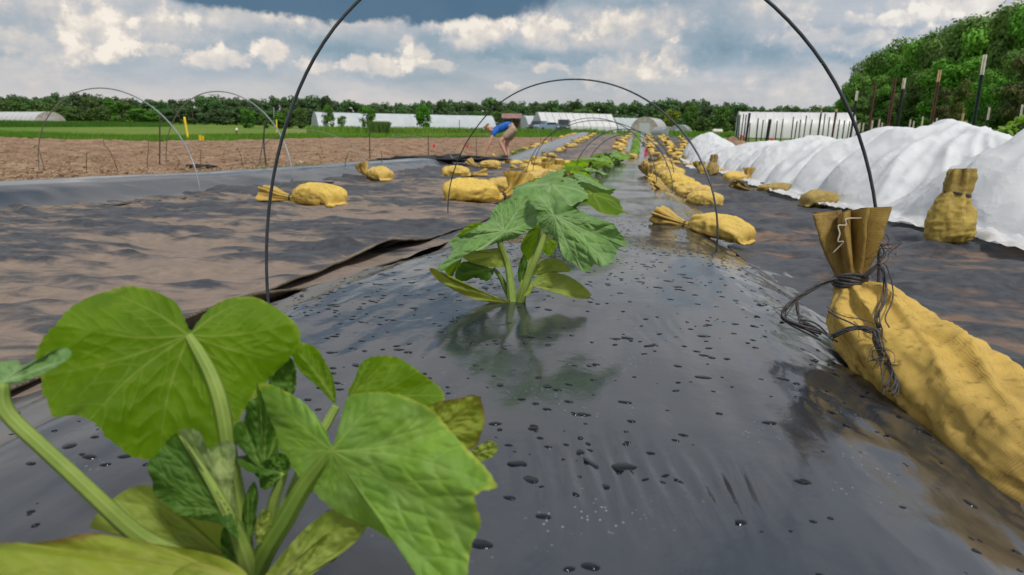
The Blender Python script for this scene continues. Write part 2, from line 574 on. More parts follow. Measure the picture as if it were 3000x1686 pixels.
# the wide ground: one polar sheet reaching the horizon
azs = np.radians(np.arange(0, 360, 1.25)); rs = np.concatenate([[0.02], np.geomspace(.3, 2500, 110)])
Rg, Ag = np.meshgrid(rs, azs, indexing='ij')
gx, gy = Rg * np.sin(Ag), Rg * np.cos(Ag)
s_, t_ = st_of(gx, gy)
lump = .03 * fbm(gx * .5, gy * .5, 3, 3) * sstep(Rg, 12, 25)
gz = ZC + ground_rel(s_, t_) - .06 + lump
ground = obj('ground', np.stack([gx, gy, gz], -1), grid_faces(len(rs), len(azs), True), M_GROUND)
tag(ground, kind='structure')

# tilled soil beyond the left bed, its far edge where the grass begins
SOIL_FAR = [(-400, 400), (0, 403), (250, 412), (400, 416), (620, 414), (950, 406), (1200, 407), (1500, 404), (1640, 404), (1712, 402)]
pxs = np.linspace(-380, 1712, 260)
pys = np.interp(pxs, [p[0] for p in SOIL_FAR], [p[1] for p in SOIL_FAR])
rows = []
K = 120
for px_, py_ in zip(pxs, pys):
    fr = gp(px_, py_)
    dirx, diry = fr[0], fr[1]
    rad = math.hypot(dirx, diry); dirx /= rad; diry /= rad
    # radius where t = -4.4
    r0 = (-4.40 - .19 * CB) / (dirx * CB - diry * SB)
    r0 = min(max(r0, .5), rad * .98)
    rr = np.geomspace(r0, rad, K)
    rows.append(np.stack([rr * dirx, rr * diry], -1))
rows = np.array(rows)
sx_, sy_ = rows[..., 0], rows[..., 1]
ss_, tt_ = st_of(sx_, sy_)
cl = fbm(sx_ * 3.1, sy_ * 3.1, 5, 4, .55)
sz_ = ZC + ground_rel(ss_, tt_) + .012 + .035 * cl + .02 * np.sin(sx_ * 1.1 + sy_ * 3.9)
soil = obj('soil_field', np.stack([sx_, sy_, sz_], -1), grid_faces(len(pxs), K), M_SOIL)
tag(soil, kind='structure')


def film_z(Sg, Tg, x, y):
    z = ZC + prof(Sg) - .09 + bed_bump(Tg)
    near = 1 - sstep(Sg, 3.5, 7)
    # slack in the film: long creases, cross ripples, and finger-like drag folds by the front right
    z = z + .0035 * fbm(Tg * 7, Sg * 1.6, 21, 3) * near + .0012 * fbm(Tg * 22, Sg * 5, 22, 2) * near
    z = z + .012 * fbm(Tg * 2.2, Sg * 1.1, 24, 2) * sstep(Sg, .9, 2.2)
    for (s0, t0, ls, lt, ph, k) in FOLDS:
        e = np.exp(-((Sg - s0) / ls) ** 2 - ((Tg - t0) / lt) ** 2)
        z = z + k * e * np.sin((Tg - t0) * 300 + (Sg - s0) * 60 + ph + 2 * vn(Tg * 30, Sg * 9, 31))
    sh = np.exp(-((np.abs(Tg) - .55) / .12) ** 2)
    z = z + sh * near * (.004 * fbm(Sg * 9, Tg * 5, 41, 3) + .0045 * (1 - 2 * np.abs(vn(Sg * 7 + Tg * 16, Tg * 9 - Sg * 2.5, 43))) + .002 * (1 - 2 * np.abs(vn(Sg * 15 + Tg * 40, Tg * 20, 47))))
    # a dent in the left shoulder where the fabric gapes
    z = z - .05 * np.exp(-((Sg - 2.35) / .45) ** 2 - ((Tg + .60) / .16) ** 2)
    edge = sstep(-Tg, .405, .44) + .03 * sstep(Tg, .5, .66)  # pale left shoulder: dust plus the bright sky's reflection, both put into the colour
    return z, {'edge': edge}


def _fold(px, py, ls, lt, ph, k):
    p = gp(px, py); s, t = st_of(p[0], p[1])
    return (s, t, ls, lt, ph, k)


FOLDS = [_fold(1780, 1400, .060, .070, 0.3, .0021), _fold(2050, 1430, .050, .055, 1.3, .0019), _fold(1890, 960, .08, .05, 0.8, .0010)]
fs = np.concatenate([np.arange(-.4, .25, .05), srange(.25, 53.0, .007, .0105)])
ft = np.concatenate([np.linspace(-.70, -.42, 24), np.linspace(-.41, .41, 250), np.linspace(.42, .70, 24)])
bed = sheet('raised_bed', fs, ft, film_z, M_FILM)

lump_near = lambda Sg: 1 - sstep(Sg, 9, 22) * .6


def lfab_z(Sg, Tg, x, y):
    u1 = fbm(Tg * 2.1, Sg * 4.2, 51, 4, .55)
    u2 = fbm(Tg * 5.5, Sg * 10, 55, 3, .5)
    z = ZC + ground_rel(Sg, Tg) + .006 + (.025 * u1 + .010 * u2) * lump_near(Sg)
    # hem riding up against the bed; it gapes at s about 2.4
    lip = sstep(Tg, -.80, -.70)
    z = z - lip * .8 * (.025 * u1 + .010 * u2) * lump_near(Sg) + lip * (.010 + .008 * vn(Sg * 1.3, 0 * Sg, 61) + .035 * np.exp(-((Sg - 2.35) / .32) ** 2))
    z = z + sstep(-Tg, 3.05, 3.4) * .03
    grey = .34 * sstep(-Tg, 1.9, 2.9) + .20 * sstep(Tg, -1.15, -.80)
    return z, {'low': .52 - .42 * u1 - .28 * u2 - grey}


fabl_s = np.concatenate([np.arange(-.6, .3, .1), srange(.3, 53, .018, .012)])
fabl_t = np.concatenate([np.linspace(-3.42, -.95, 120), np.linspace(-.93, -.70, 16)])
lf = sheet('path', fabl_s, fabl_t, lfab_z, M_FAB)
# the under layer that shows between the hem and the bed
def under_z(Sg, Tg, x, y):
    u1 = fbm(Tg * 3, Sg * 4, 71, 3)
    z = ZC + ground_rel(Sg, Tg) + .004 + .006 * u1
    lip = sstep(Tg, -.66, -.585)
    z = z + lip * (.05 * np.exp(-((Sg - 1.15) / .35) ** 2) + .012)
    return z, {'low': .55 - .4 * u1}
sheet('path', srange(.1, 5, .03, .012), np.linspace(-.98, -.585, 22), under_z, M_FAB)


def hem(s0, s1, t0, zf, off, rad, name='hem'):
    s = srange(s0, s1, .03, .012); t = np.full_like(s, t0) + .004 * vn(s * 5, s * 0, 5)
    x, y = xy_of(s, t)
    z, _ = zf(s, np.full_like(s, t0), x, y)
    return tube(np.stack([x, y, z + off], -1), rad * (1 + .3 * vn(s * 9, s * 0, 8)), 6)


v1, f1 = join([hem(.1, 16, -.70, lfab_z, .001, .0032), hem(.2, 2.2, -.585, under_z, .001, .004)])
tag(obj('fabric_hem', v1, f1, M_HEM), kind='structure')


def rfab_z(Sg, Tg, x, y):
    u1 = fbm(Tg * 2.4, Sg * 3.4, 81, 4, .55)
    u2 = fbm(Tg * 6, Sg * 8, 85, 3)
    z = ZC + ground_rel(Sg, Tg) + .006 + (.030 * u1 + .010 * u2) * lump_near(Sg) * sstep(Tg, .55, .85)
    lip = 1 - sstep(Tg, .585, .70)
    z = z + lip * (.012 + .040 * np.exp(-((Sg - 1.22) / .22) ** 2))
    return z, {'low': .36 - .30 * u1 - .2 * u2}


rf = sheet('path', np.concatenate([np.arange(-.6, .3, .1), srange(.3, 53, .02, .012)]),
           np.concatenate([np.linspace(.585, 1.0, 26), np.linspace(1.02, 3.5, 90)]), rfab_z, M_FAB_R)


def seam(t0, s0, s1, zf, name, wob=.006):
    s = srange(s0, s1, .04, .012)
    t = t0 + wob * vn(s * .7, s * 0, 3)
    x, y = xy_of(s, t); z, _ = zf(s, t, x, y)
    return tube(np.stack([x, y, z + .004], -1), .0017, 5)


v1, f1 = join([seam(-3.30, .6, 30, lfab_z, 's')])
tag(obj('fabric_seam', v1, f1, M_SEAM), kind='structure')


def lbed_z(Sg, Tg, x, y):
    z = ZC + ground_rel(Sg, Tg) + lbed_bump(Tg) + .010 + .010 * fbm(Sg * 2.2, Tg * 3, 91, 3) * sstep(np.abs(Tg + 3.92), .1, .4)
    z = z + .008 * fbm(Sg * .8, Tg, 95, 2)
    z = z + .03 * sstep(-Tg, 4.3, 4.5)
    return z, {'edge': .45 * sstep(np.abs(Tg + 3.92), .35, .6)}


sheet('raised_bed', srange(.5, 53, .03, .012), np.linspace(-4.52, -3.26, 60), lbed_z, M_FILM_L)
v1, f1 = seam(-3.27, .6, 30, lbed_z, 's', .02)
tag(obj('fabric_seam', v1, f1, M_HEM), kind='structure')

# far end of the field: bare strip and mown track between grass
M_TRACK = simple('bare_strip', (.30, .22, .13), .95, .8, .4, (.16, .16, .05), coord=3)


def strip(px0, px1, pya, pyb, name, mat, dz):
    """band on the ground between two photo lines, subdivided"""
    n = 40
    X = np.linspace(px0, px1, n)
    A = np.array([gp(x, np.interp(x, [px0, px1], pya)) for x in X])
    B = np.array([gp(x, np.interp(x, [px0, px1], pyb)) for x in X])
    k = np.linspace(0, 1, 8)[:, None, None]
    P = A[None] * (1 - k) + B[None] * k
    wob = 1 + .02 * fbm(P[..., 0] * .2, P[..., 1] * .2, 7, 3)
    P[..., :2] *= wob[..., None]
    s, t = st_of(P[..., 0], P[..., 1])
    P[..., 2] = ZC + ground_rel(s, t) + dz
    return tag(obj(name, P, grid_faces(8, n), mat), kind='structure')


strip(1140, 1500, (399, 399), (389, 391), 'dirt_track', M_TRACK, .02)
M_MOWN = simple('mown_grass', (.24, .25, .045), .9, .6, .35, (.09, .15, .02), coord=3)
strip(830, 1130, (398, 399), (379, 382), 'mown_strip', M_MOWN, .024)
# ------------------------------------------------------------------ far things: trees, houses, posts
def hor_y(px):
    return 370 + .014 * (px - 1500)


def loc(px, d, dz=0.0):
    p = at(px, hor_y(px), d)
    return np.array([p[0], p[1], float(H(p[0], p[1])) + dz])


M_TRUNK = simple('bark', (.12, .095, .075), .9, 6, .5)


def mat_leafage(name, col, dark, rand=.35, scale=.35):
    m, n = mk(name)
    tc = n.n('ShaderNodeTexCoord', out=3)
    oi = n.n('ShaderNodeObjectInfo', out=None)
    f = n.ss(n.noise(tc, scale, 4.0, .6), .34, .66)
    f2 = n.noise(tc, scale * 7, 3.0, .6)
    c = n.mix(n.m('ADD', n.m('MULTIPLY', f, .7), n.m('MULTIPLY', f2, .3)), dark, col)
    r = oi.outputs['Random']
    c = n.n('ShaderNodeHueSaturation', i0=n.lin(r, 0, 1, .485, .52), i1=n.lin(r, 0, 1, .85, 1.1), i2=n.lin(r, 0, 1, 1 - rand, 1 + rand), i3=1.0, i4=c)
    b = n.n('ShaderNodeBsdfPrincipled', Base_Color=c, Roughness=.65)
    b.node.inputs['Specular IOR Level'].default_value = .25
    t = n.n('ShaderNodeBsdfTranslucent', Color=n.mix(.5, c, (.12, .22, .02)))
    fin(n, n.n('ShaderNodeMixShader', i0=.28, i1=b, i2=t))
    return m


M_WOOD = mat_leafage('woodland_leaves', (.24, .44, .06), (.075, .19, .03))
M_FAR = mat_leafage('treeline_leaves', (.12, .205, .06), (.05, .10, .042), .30, .3)
M_BUSH = mat_leafage('bush_leaves', (.13, .26, .030), (.045, .11, .016), .25, .6)
M_CEDAR = mat_leafage('cedar_leaves', (.15, .15, .040), (.05, .07, .02), .2, .8)
M_LIME = mat_leafage('lime_leaves', (.26, .30, .02), (.14, .18, .015), .1, .8)


def crown_mesh(nleaf, size, seed, shape='round', zmin=.12):
    """leaf-sized faces through the volume of several boughs; unit height, unit-ish width"""
    r = np.random.default_rng(seed)
    nb = 30 if shape != 'column' else 22
    cen = []; rad = []
    for k in range(nb):
        z = r.uniform(zmin + .08, .93)
        if shape == 'round':
            wd = .44 * math.sqrt(max(.05, 1 - ((z - .52) / .56) ** 2))
        elif shape == 'column':
            wd = .24 * math.sqrt(max(.05, 1 - ((z - .42) / .62) ** 2))
        else:
            wd = .30 * (1.06 - z) / .9 + .02
        a = r.uniform(0, 6.28); q_ = wd * math.sqrt(r.uniform(.1, 1)) * .78
        cen.append((q_ * math.cos(a), q_ * math.sin(a), z)); rad.append(r.uniform(.08, .15) * (1.1 if shape == 'round' else .8))
    cen = np.array(cen); rad = np.array(rad)
    which = r.integers(0, nb, nleaf)
    d = r.normal(size=(nleaf, 3)); d /= np.linalg.norm(d, axis=1)[:, None]
    rr = rad[which] * r.uniform(.35, 1.0, nleaf) ** .35 * (1 + .16 * r.normal(size=nleaf).clip(-1, 2))
    P = cen[which] + d * rr[:, None] * np.array([1.15, 1.15, .8])
    nrm = d * 1.0 + np.array([0, 0, .25]) + r.normal(size=(nleaf, 3)) * .35
    nrm /= np.linalg.norm(nrm, axis=1)[:, None]
    a = np.cross(nrm, r.normal(size=(nleaf, 3))); a /= np.linalg.norm(a, axis=1)[:, None]
    b = np.cross(nrm, a)
    sz = size * r.uniform(.6, 1.4, nleaf)[:, None]
    V = np.stack([P - a * sz, P - b * sz * .6, P + a * sz, P + b * sz * .6], 1)
    return V.reshape(-1, 3), np.arange(nleaf * 4).reshape(-1, 4)


def trunk_mesh(h=.45, r0=.028, seed=0):
    r = np.random.default_rng(seed)
    parts = [tube([(0, 0, -.02), (.01, 0, h * .4), (0, .01, h), (.01, .01, h * 1.7)], [r0, r0 * .8, r0 * .6, r0 * .2], 7)]
    for k in range(5):
        a = r.uniform(0, 6.28); z0 = h * r.uniform(.7, 1.3)
        parts.append(tube([(0, 0, z0), (.1 * math.cos(a), .1 * math.sin(a), z0 + .09), (.22 * math.cos(a), .22 * math.sin(a), z0 + .2)],
                          [r0 * .45, r0 * .3, r0 * .1], 5))
    return join(parts)


def tree_proto(name, label, cat, nleaf, size, seed, mat, shape='round', zmin=.12, group=None):
    t = thing(name, label, cat, group=group)
    v, f = crown_mesh(nleaf, size, seed, shape, zmin)
    obj('crown', v, f, mat, t, smooth=False)
    v, f = trunk_mesh(seed=seed)
    obj('trunk', v, f, M_TRUNK, t)
    return t


PROTO_USED = set()


def place_tree(proto, px, d, ytop, wid, label, group=None, zoff=0.0):
    p = loc(px, d, zoff)
    top = ZC + (hor_y(px) - ytop) / FPX * d
    h = max(.4, top - p[2])
    sc = (h * wid, h * wid, h)
    rz = random.uniform(0, 6.28)
    if proto.name not in PROTO_USED:
        PROTO_USED.add(proto.name)
        proto.location = p; proto.rotation_euler = (0, 0, rz); proto.scale = sc
        proto['label'] = label
        if group: proto['group'] = group
        return proto
    return dup(proto, p, rz, sc, label, group)


WOODP = [tree_proto('woodland_tree', 'x', 'tree', 11000, .021, 100 + k, M_WOOD, 'round', .02) for k in range(4)]
FARP = [tree_proto('distant_tree', 'x', 'tree', 2000, .042, 200 + k, M_FAR, 'round' if k < 3 else 'cone', .03) for k in range(4)]
BUSHP = [tree_proto('bush', 'x', 'bush', 1500, .045, 300 + k, M_BUSH, 'round', .0) for k in range(3)]
YARDP = [tree_proto('young_tree', 'x', 'tree', 2200, .035, 320 + k, M_BUSH, 'round', .10) for k in range(3)]
CEDARP = [tree_proto('cedar_tree', 'x', 'tree', 4200, .026, 340 + k, M_CEDAR, 'column', .0) for k in range(2)]
LIMEP = tree_proto('lime_bush', 'x', 'bush', 1500, .045, 360, M_LIME, 'round', .0)

# the wood on the right, nearer and taller towards the frame's edge
SIL = [(2440, 325), (2468, 290), (2490, 240), (2531, 185), (2593, 149), (2635, 143), (2693, 124), (2726, 97), (2772, 87), (2813, 75), (2863, 79),
       (2904, 62), (2946, 50), (3000, 25), (3100, 0), (3300, -40)]
sx0 = [p[0] for p in SIL]; sy0 = [p[1] for p in SIL]
wd_px = [2462, 2480, 2497, 2520, 2545, 2575, 2605, 2640, 2672, 2705, 2735, 2772, 2812, 2850, 2888, 2925, 2965, 3005, 3060, 3130]
for i, x in enumerate(wd_px):
    d = np.interp(x, [2460, 3130], [155, 62])
    yt = np.interp(x, sx0, sy0) + random.uniform(-5, 9)
    place_tree(WOODP[i % 4], x, d * random.uniform(.97, 1.06), yt, .62 + .16 * random.random(), 'tall leafy tree in the dense wood rising along the right side', 'trees of the wood on the right')
for i, x in enumerate([2505, 2535, 2562, 2590, 2622, 2655, 2690, 2720, 2750, 2785, 2835, 2875, 2915, 2950, 2990, 3040]):
    d = np.interp(x, [2490, 3130], [138, 54])
    yt = hor_y(x) - (hor_y(x) - np.interp(x, sx0, sy0)) * random.uniform(.45, .72)
    place_tree(WOODP[(i + 1) % 4], x, d * random.uniform(.95, 1.03), yt, .85 + .2 * random.random(), 'lower leafy tree filling the front edge of the right-hand wood', 'lower trees at the edge of the wood')
for i, x in enumerate([2510, 2560, 2610, 2665, 2720, 2780, 2830, 2890, 2950, 3010]):
    d = np.interp(x, [2490, 3130], [128, 50])
    place_tree(BUSHP[i % 3], x, d, hor_y(x) - random.uniform(35, 70), 1.5, 'broad green bush at the foot of the right-hand wood', 'bushes under the wood')
for k, (x, d, yt, wd, lb) in enumerate([(2752, 58, 262, .62, 'olive brown cedar, lower one before the right-hand wood'),
                                        (2800, 56, 240, .66, 'olive brown cedar, broad one left of the tall white tipped post'),
                                        (2972, 44, 165, .72, 'tall olive brown cedar at the far right edge of the wood')]):
    place_tree(CEDARP[k % 2], x, d, yt, wd, lb)

# the distant line of trees across the whole view
TL = [(-120, 286), (0, 284), (120, 281), (186, 280), (265, 281), (340, 286), (414, 293), (470, 298), (538, 290), (617, 285), (704, 293), (780, 293),
      (850, 287), (950, 290), (1010, 300), (1100, 307), (1200, 303), (1300, 301), (1400, 305), (1440, 296), (1510, 303), (1600, 296), (1700, 302),
      (1800, 300), (1900, 305), (1960, 295), (2020, 293), (2080, 304), (2130, 308), (2250, 315), (2350, 319), (2440, 312), (2490, 300)]
x = -110
i = 0
while x < 2500:
    d = random.uniform(200, 250)
    yt = np.interp(x, [p[0] for p in TL], [p[1] for p in TL]) + random.uniform(-6, 8)
    place_tree(FARP[i % 4], x, d, yt, random.uniform(.75, 1.15), 'small far tree in the dark treeline across the horizon', 'trees of the distant treeline')
    x += random.uniform(15, 26); i += 1
x = -100
while x < 2480:
    d = random.uniform(165, 195)
    h_ = random.uniform(26, 46)
    place_tree(FARP[i % 3], x, d, hor_y(x) - h_, random.uniform(1.2, 1.7), 'low rounded tree in front of the dark treeline', 'front trees of the distant treeline')
    x += random.uniform(24, 40); i += 1
for x, yt, d, wd in [(20, 296, 150, 1.3), (70, 300, 150, 1.5), (115, 298, 150, 1.4), (165, 306, 145, 1.4), (215, 312, 140, 1.5), (265, 290, 140, .9), (300, 314, 130, 1.4),
                     (335, 291, 140, .9), (365, 300, 140, 1.2), (405, 318, 130, 1.6), (450, 322, 130, 1.6), (-40, 297, 150, 1.4)]:
    place_tree(BUSHP[i % 3], x, d, yt, wd, 'fresh green bush before the treeline above the left white tunnel', 'bushes on the left before the treeline'); i += 1
for x, yt, d, wd, lb in [(728, 318, 95, 1.0, 'round green bush left of the bent dark stake'), (775, 328, 98, .9, 'small dark bush right of the round one, by the thin mast'),
                         (845, 318, 95, .9, 'dark green bush behind the tall near wire hoop'), (885, 316, 100, .8, 'tallest of the dark bushes left of the long white tunnel'),
                         (820, 331, 93, 1.2, 'low dark bush beside the short yellow stake')]:
    place_tree(BUSHP[i % 3], x, d, yt, wd, lb); i += 1
for k, (x, yt, d, wd, lb) in enumerate([(962, 309, 82, .62, 'young tree with a leaning crown before the left end of the long white tunnel'),
                                        (1076, 311, 84, .82, 'small round crowned young tree in the middle of the long white tunnel'),
                                        (1240, 305, 84, .85, 'wide young tree before the right part of the long white tunnel')]):
    place_tree(YARDP[k], x, d, yt, wd, lb)
place_tree(BUSHP[0], 1000, 82, 340, .9, 'low side bush leaning right of the first young tree')
for x, yt, d, wd, lb in [(2022, 302, 118, .72, 'tall conical green tree right of the lime yellow bush'), (2115, 312, 112, .85, 'rounded bright green tree left of the right white tunnel'),
                         (2062, 345, 98, 1.5, 'low green bush between the two rounded trees'), (1935, 330, 116, 1.2, 'green bush left of the lime yellow bush'),
                         (1700, 320, 150, 1.6, 'pale green bush above the ribbed white tunnel'), (1650, 326, 150, 1.6, 'green bush behind the ridge of the ribbed white tunnel'),
                         (1470, 322, 140, 1.6, 'green bush behind the shed with the red roof')]:
    place_tree(BUSHP[i % 3] if d < 115 or d > 140 else YARDP[i % 3], x, d, yt, wd, lb); i += 1
place_tree(LIMEP, 1966, 112, 326, .95, 'lime yellow bush between the open tunnel and the dark trees')

# ---- tunnels / hoop houses
def mat_plastic(name, col, trans=.25, rough=.35):
    m, n = mk(name)
    tc = n.n('ShaderNodeTexCoord', out=3)
    f = n.ss(n.noise(tc, .7, 5.0, .6), .3, .7)
    c = n.mix(f, tuple(k * .88 for k in col), col)
    b = n.n('ShaderNodeBsdfPrincipled', Base_Color=c, Roughness=rough)
    t = n.n('ShaderNodeBsdfTranslucent', Color=c)
    fin(n, n.n('ShaderNodeMixShader', i0=trans, i1=b, i2=t))
    return m


M_POLY = mat_plastic('white_polythene', (.80, .80, .81))
M_POLYG = mat_plastic('grey_polythene', (.62, .66, .70))
M_POLYC = mat_plastic('clear_polythene', (.40, .43, .44), .35, .25)
M_ENDW = simple('weathered_end_wall', (.42, .38, .34), .8, 2, .3)
M_FRAME = simple('galvanised_frame', (.36, .37, .38), .5, 4, .2, metal=.4)
M_DKMET = simple('dark_frame', (.10, .10, .11), .6, 4, .2)


def arch(kind, wd, h, n=22, side=.35):
    k = np.linspace(-1, 1, n)
    if kind == 'round':
        a = (k + 1) / 2 * math.pi
        return np.stack([-np.cos(a) * wd / 2, np.sin(a) ** .85 * h], -1)
    if kind == 'gothic':
        return np.stack([np.sign(k) * (np.abs(k) ** .9) * wd / 2 * np.sqrt(np.clip(1 - (1 - np.abs(k)) ** 2.0 * .0, 0, 1)),
                         h * (1 - np.abs(k) ** 1.9)], -1)
    # straight side walls and pitched roof
    pts = [(-1, 0), (-1, side), (-.94, side + .05), (0, 1), (.94, side + .05), (1, side), (1, 0)]
    u = np.linspace(0, len(pts) - 1, n)
    return np.stack([np.interp(u, range(7), [p[0] for p in pts]) * wd / 2, np.interp(u, range(7), [p[1] for p in pts]) * h], -1)


def hoophouse(name, label, A, B, wd, h, kind='gothic', mat=None, ribs=9, endmat=None, opened=None, ribmat=None, ribr=.03, side=.35, group=None):
    A = np.array(A, float); B = np.array(B, float)
    ax = (B - A); L = np.linalg.norm(ax[:2]); ax /= np.linalg.norm(ax)
    sd = np.array([ax[1], -ax[0], 0]); sd /= np.linalg.norm(sd)
    t = thing(name, label, 'hoop house', A, group=group)
    pr = arch(kind, wd, h, side=side)
    n = max(8, ribs * 3)
    V = []
    for i, k in enumerate(np.linspace(0, 1, n)):
        sag = 1 - .012 * (1 - abs(math.cos(k * math.pi * (ribs - 1))))
        c = A + (B - A) * k
        V.append(c + sd * (pr[:, 0:1] * sag) + np.array([0, 0, 1]) * (pr[:, 1:2] * sag))
    obj('cover', np.array(V), grid_faces(n, len(pr)), mat, t, A)
    for c, isA in ((A, True), (B, False)):
        off = -ax * .015 if isA else ax * .015
        ring = c + off + sd * pr[:, 0:1] * .985 + np.array([0, 0, 1]) * pr[:, 1:2] * .985
        if opened == ('A' if isA else 'B'):
            # end wall with a wide open doorway in the middle
            xi = np.linspace(-1, 1, len(pr))
            dw, dh = wd * .20, h * .72
            inner = np.stack([np.clip(pr[:, 0], -dw, dw), np.clip(pr[:, 1], 0, dh)], -1)
            inn = c + off + sd * inner[:, 0:1] + np.array([0, 0, 1]) * inner[:, 1:2]
            obj('end_wall', np.vstack([ring, inn]), grid_faces(2, len(pr)), endmat or M_ENDW, t, A)
            dv = [c - off * 2 + sd * a + np.array([0, 0, z]) for a, z in ((-dw, .02), (dw, .02), (dw, dh), (-dw, dh))]
            obj('door', dv, [(0, 1, 2, 3)], M_POLYG, t, A, smooth=False)
        else:
            obj('end_wall', np.vstack([[c + off], ring]), [(0, k, k + 1) for k in range(1, len(pr))], endmat or mat, t, A)
            dw, dh = wd * .14, h * .6
            dv = [c + off * 2.2 + sd * a + np.array([0, 0, z]) for a, z in ((-dw, .02), (dw, .02), (dw, dh), (-dw, dh))]
            obj('door', dv, [(0, 1, 2, 3)], M_POLYG, t, A, smooth=False)
    for k in np.linspace(0, 1, ribs):
        c = A + (B - A) * k
        v, f = tube(c + sd * pr[:, 0:1] * 1.004 + np.array([0, 0, 1]) * (pr[:, 1:2] * 1.004 + .01), ribr, 5)
        obj('rib', v, f, ribmat or M_FRAME, t, A)
    return t


hoophouse('hoop_house', 'low round white tunnel at the far left behind the grass', loc(-5, 122), loc(148, 108), 4.4, 1.95, 'round', M_POLY, 12, M_ENDW)
hoophouse('hoop_house', 'long white tunnel behind the three young trees', loc(922, 112), loc(1437, 128), 5.0, 2.55, 'gothic', M_POLYG, 3, ribmat=M_POLYG)
hoophouse('hoop_house', 'small bluish white tunnel end left of the red roofed shed', loc(1441, 150), loc(1478, 152), 4, 2.3, 'gothic', M_POLYG, 3, ribmat=M_POLYG)
hoophouse('hoop_house', 'grey white tunnel between the red roofed shed and the ribbed tunnel', loc(1532, 128), loc(1580, 130), 4.4, 2.7, 'gothic', M_POLYG, 3, ribmat=M_POLYG)
hoophouse('hoop_house', 'large white tunnel with dark ribs in the middle distance', loc(1572, 103), loc(1787, 107), 4.8, 3.15, 'wall', M_POLY, 12, M_POLYG, ribmat=M_DKMET, ribr=.022, side=.30)
hoophouse('hoop_house', 'pale tunnel half hidden right of the ribbed tunnel', loc(1792, 132), loc(1870, 136), 4.4, 2.7, 'gothic', M_POLYG, 6, ribmat=M_POLYG)
hoophouse('hoop_house', 'round tunnel with weathered open end and white side', loc(1888, 96), loc(1918, 109), 3.9, 2.3, 'round', M_POLY, 5, M_ENDW, opened='A', ribr=.04)
hoophouse('hoop_house', 'low grey clear tunnel beside the open ended tunnel', loc(1928, 88), loc(1962, 86), 2.2, .95, 'round', M_POLYC, 6, M_POLYC)
hoophouse('hoop_house', 'small domed clear tunnel at the end of the right path', loc(1988, 80), loc(2000, 84), 2.3, 1.15, 'round', M_POLYC, 4, M_POLYC)
hoophouse('hoop_house', 'big smooth white tunnel behind the many thin dark posts', loc(2160, 62), loc(2492, 60), 3.6, 2.25, 'round', M_POLY, 14, M_POLYG, ribmat=M_POLY, ribr=.015)

# shed with a red-brown roof
M_REDROOF = simple('red_roof', (.27, .15, .15), .7, 3, .3)
M_SHEDW = simple('shed_timber', (.11, .09, .07), .85, 3, .4)


def box(c, s):
    c = np.array(c); s = np.array(s) / 2
    v = [c + s * np.array(k) for k in ((-1, -1, -1), (1, -1, -1), (1, 1, -1), (-1, 1, -1), (-1, -1, 1), (1, -1, 1), (1, 1, 1), (-1, 1, 1))]
    return np.array(v), [(0, 3, 2, 1), (4, 5, 6, 7), (0, 1, 5, 4), (1, 2, 6, 5), (2, 3, 7, 6), (3, 0, 4, 7)]


p = loc(1499, 104)
t = thing('shed', 'open shed with a red brown roof behind the bending person', 'shed', p)
obj('roof', [(-1.5, -1.3, 1.9), (1.5, -1.3, 1.9), (1.5, 0, 2.6), (-1.5, 0, 2.6), (1.5, 1.3, 1.9), (-1.5, 1.3, 1.9)], [(0, 1, 2, 3), (3, 2, 4, 5)], M_REDROOF, t, smooth=False)
for a, b in ((-1.3, -1.1), (0, -1.1), (1.3, -1.1), (-1.3, 1.1), (1.3, 1.1)):
    v, f = box((a, b, .95), (.12, .12, 1.9)); obj('post', v, f, M_SHEDW, t, smooth=False)
v, f = box((0, 1.0, .9), (2.5, .06, 1.6)); obj('wall', v, f, M_SHEDW, t, smooth=False)

# parked vehicles before the ribbed tunnel
M_GLASS = simple('dark_glass', (.02, .025, .03), .08, 2, .1, spec=.6)
M_TYRE = simple('tyre_rubber', (.02, .02, .02), .8, 8, .2)
M_CHROME = simple('lamp_glass', (.6, .6, .6), .2, 3, .1)


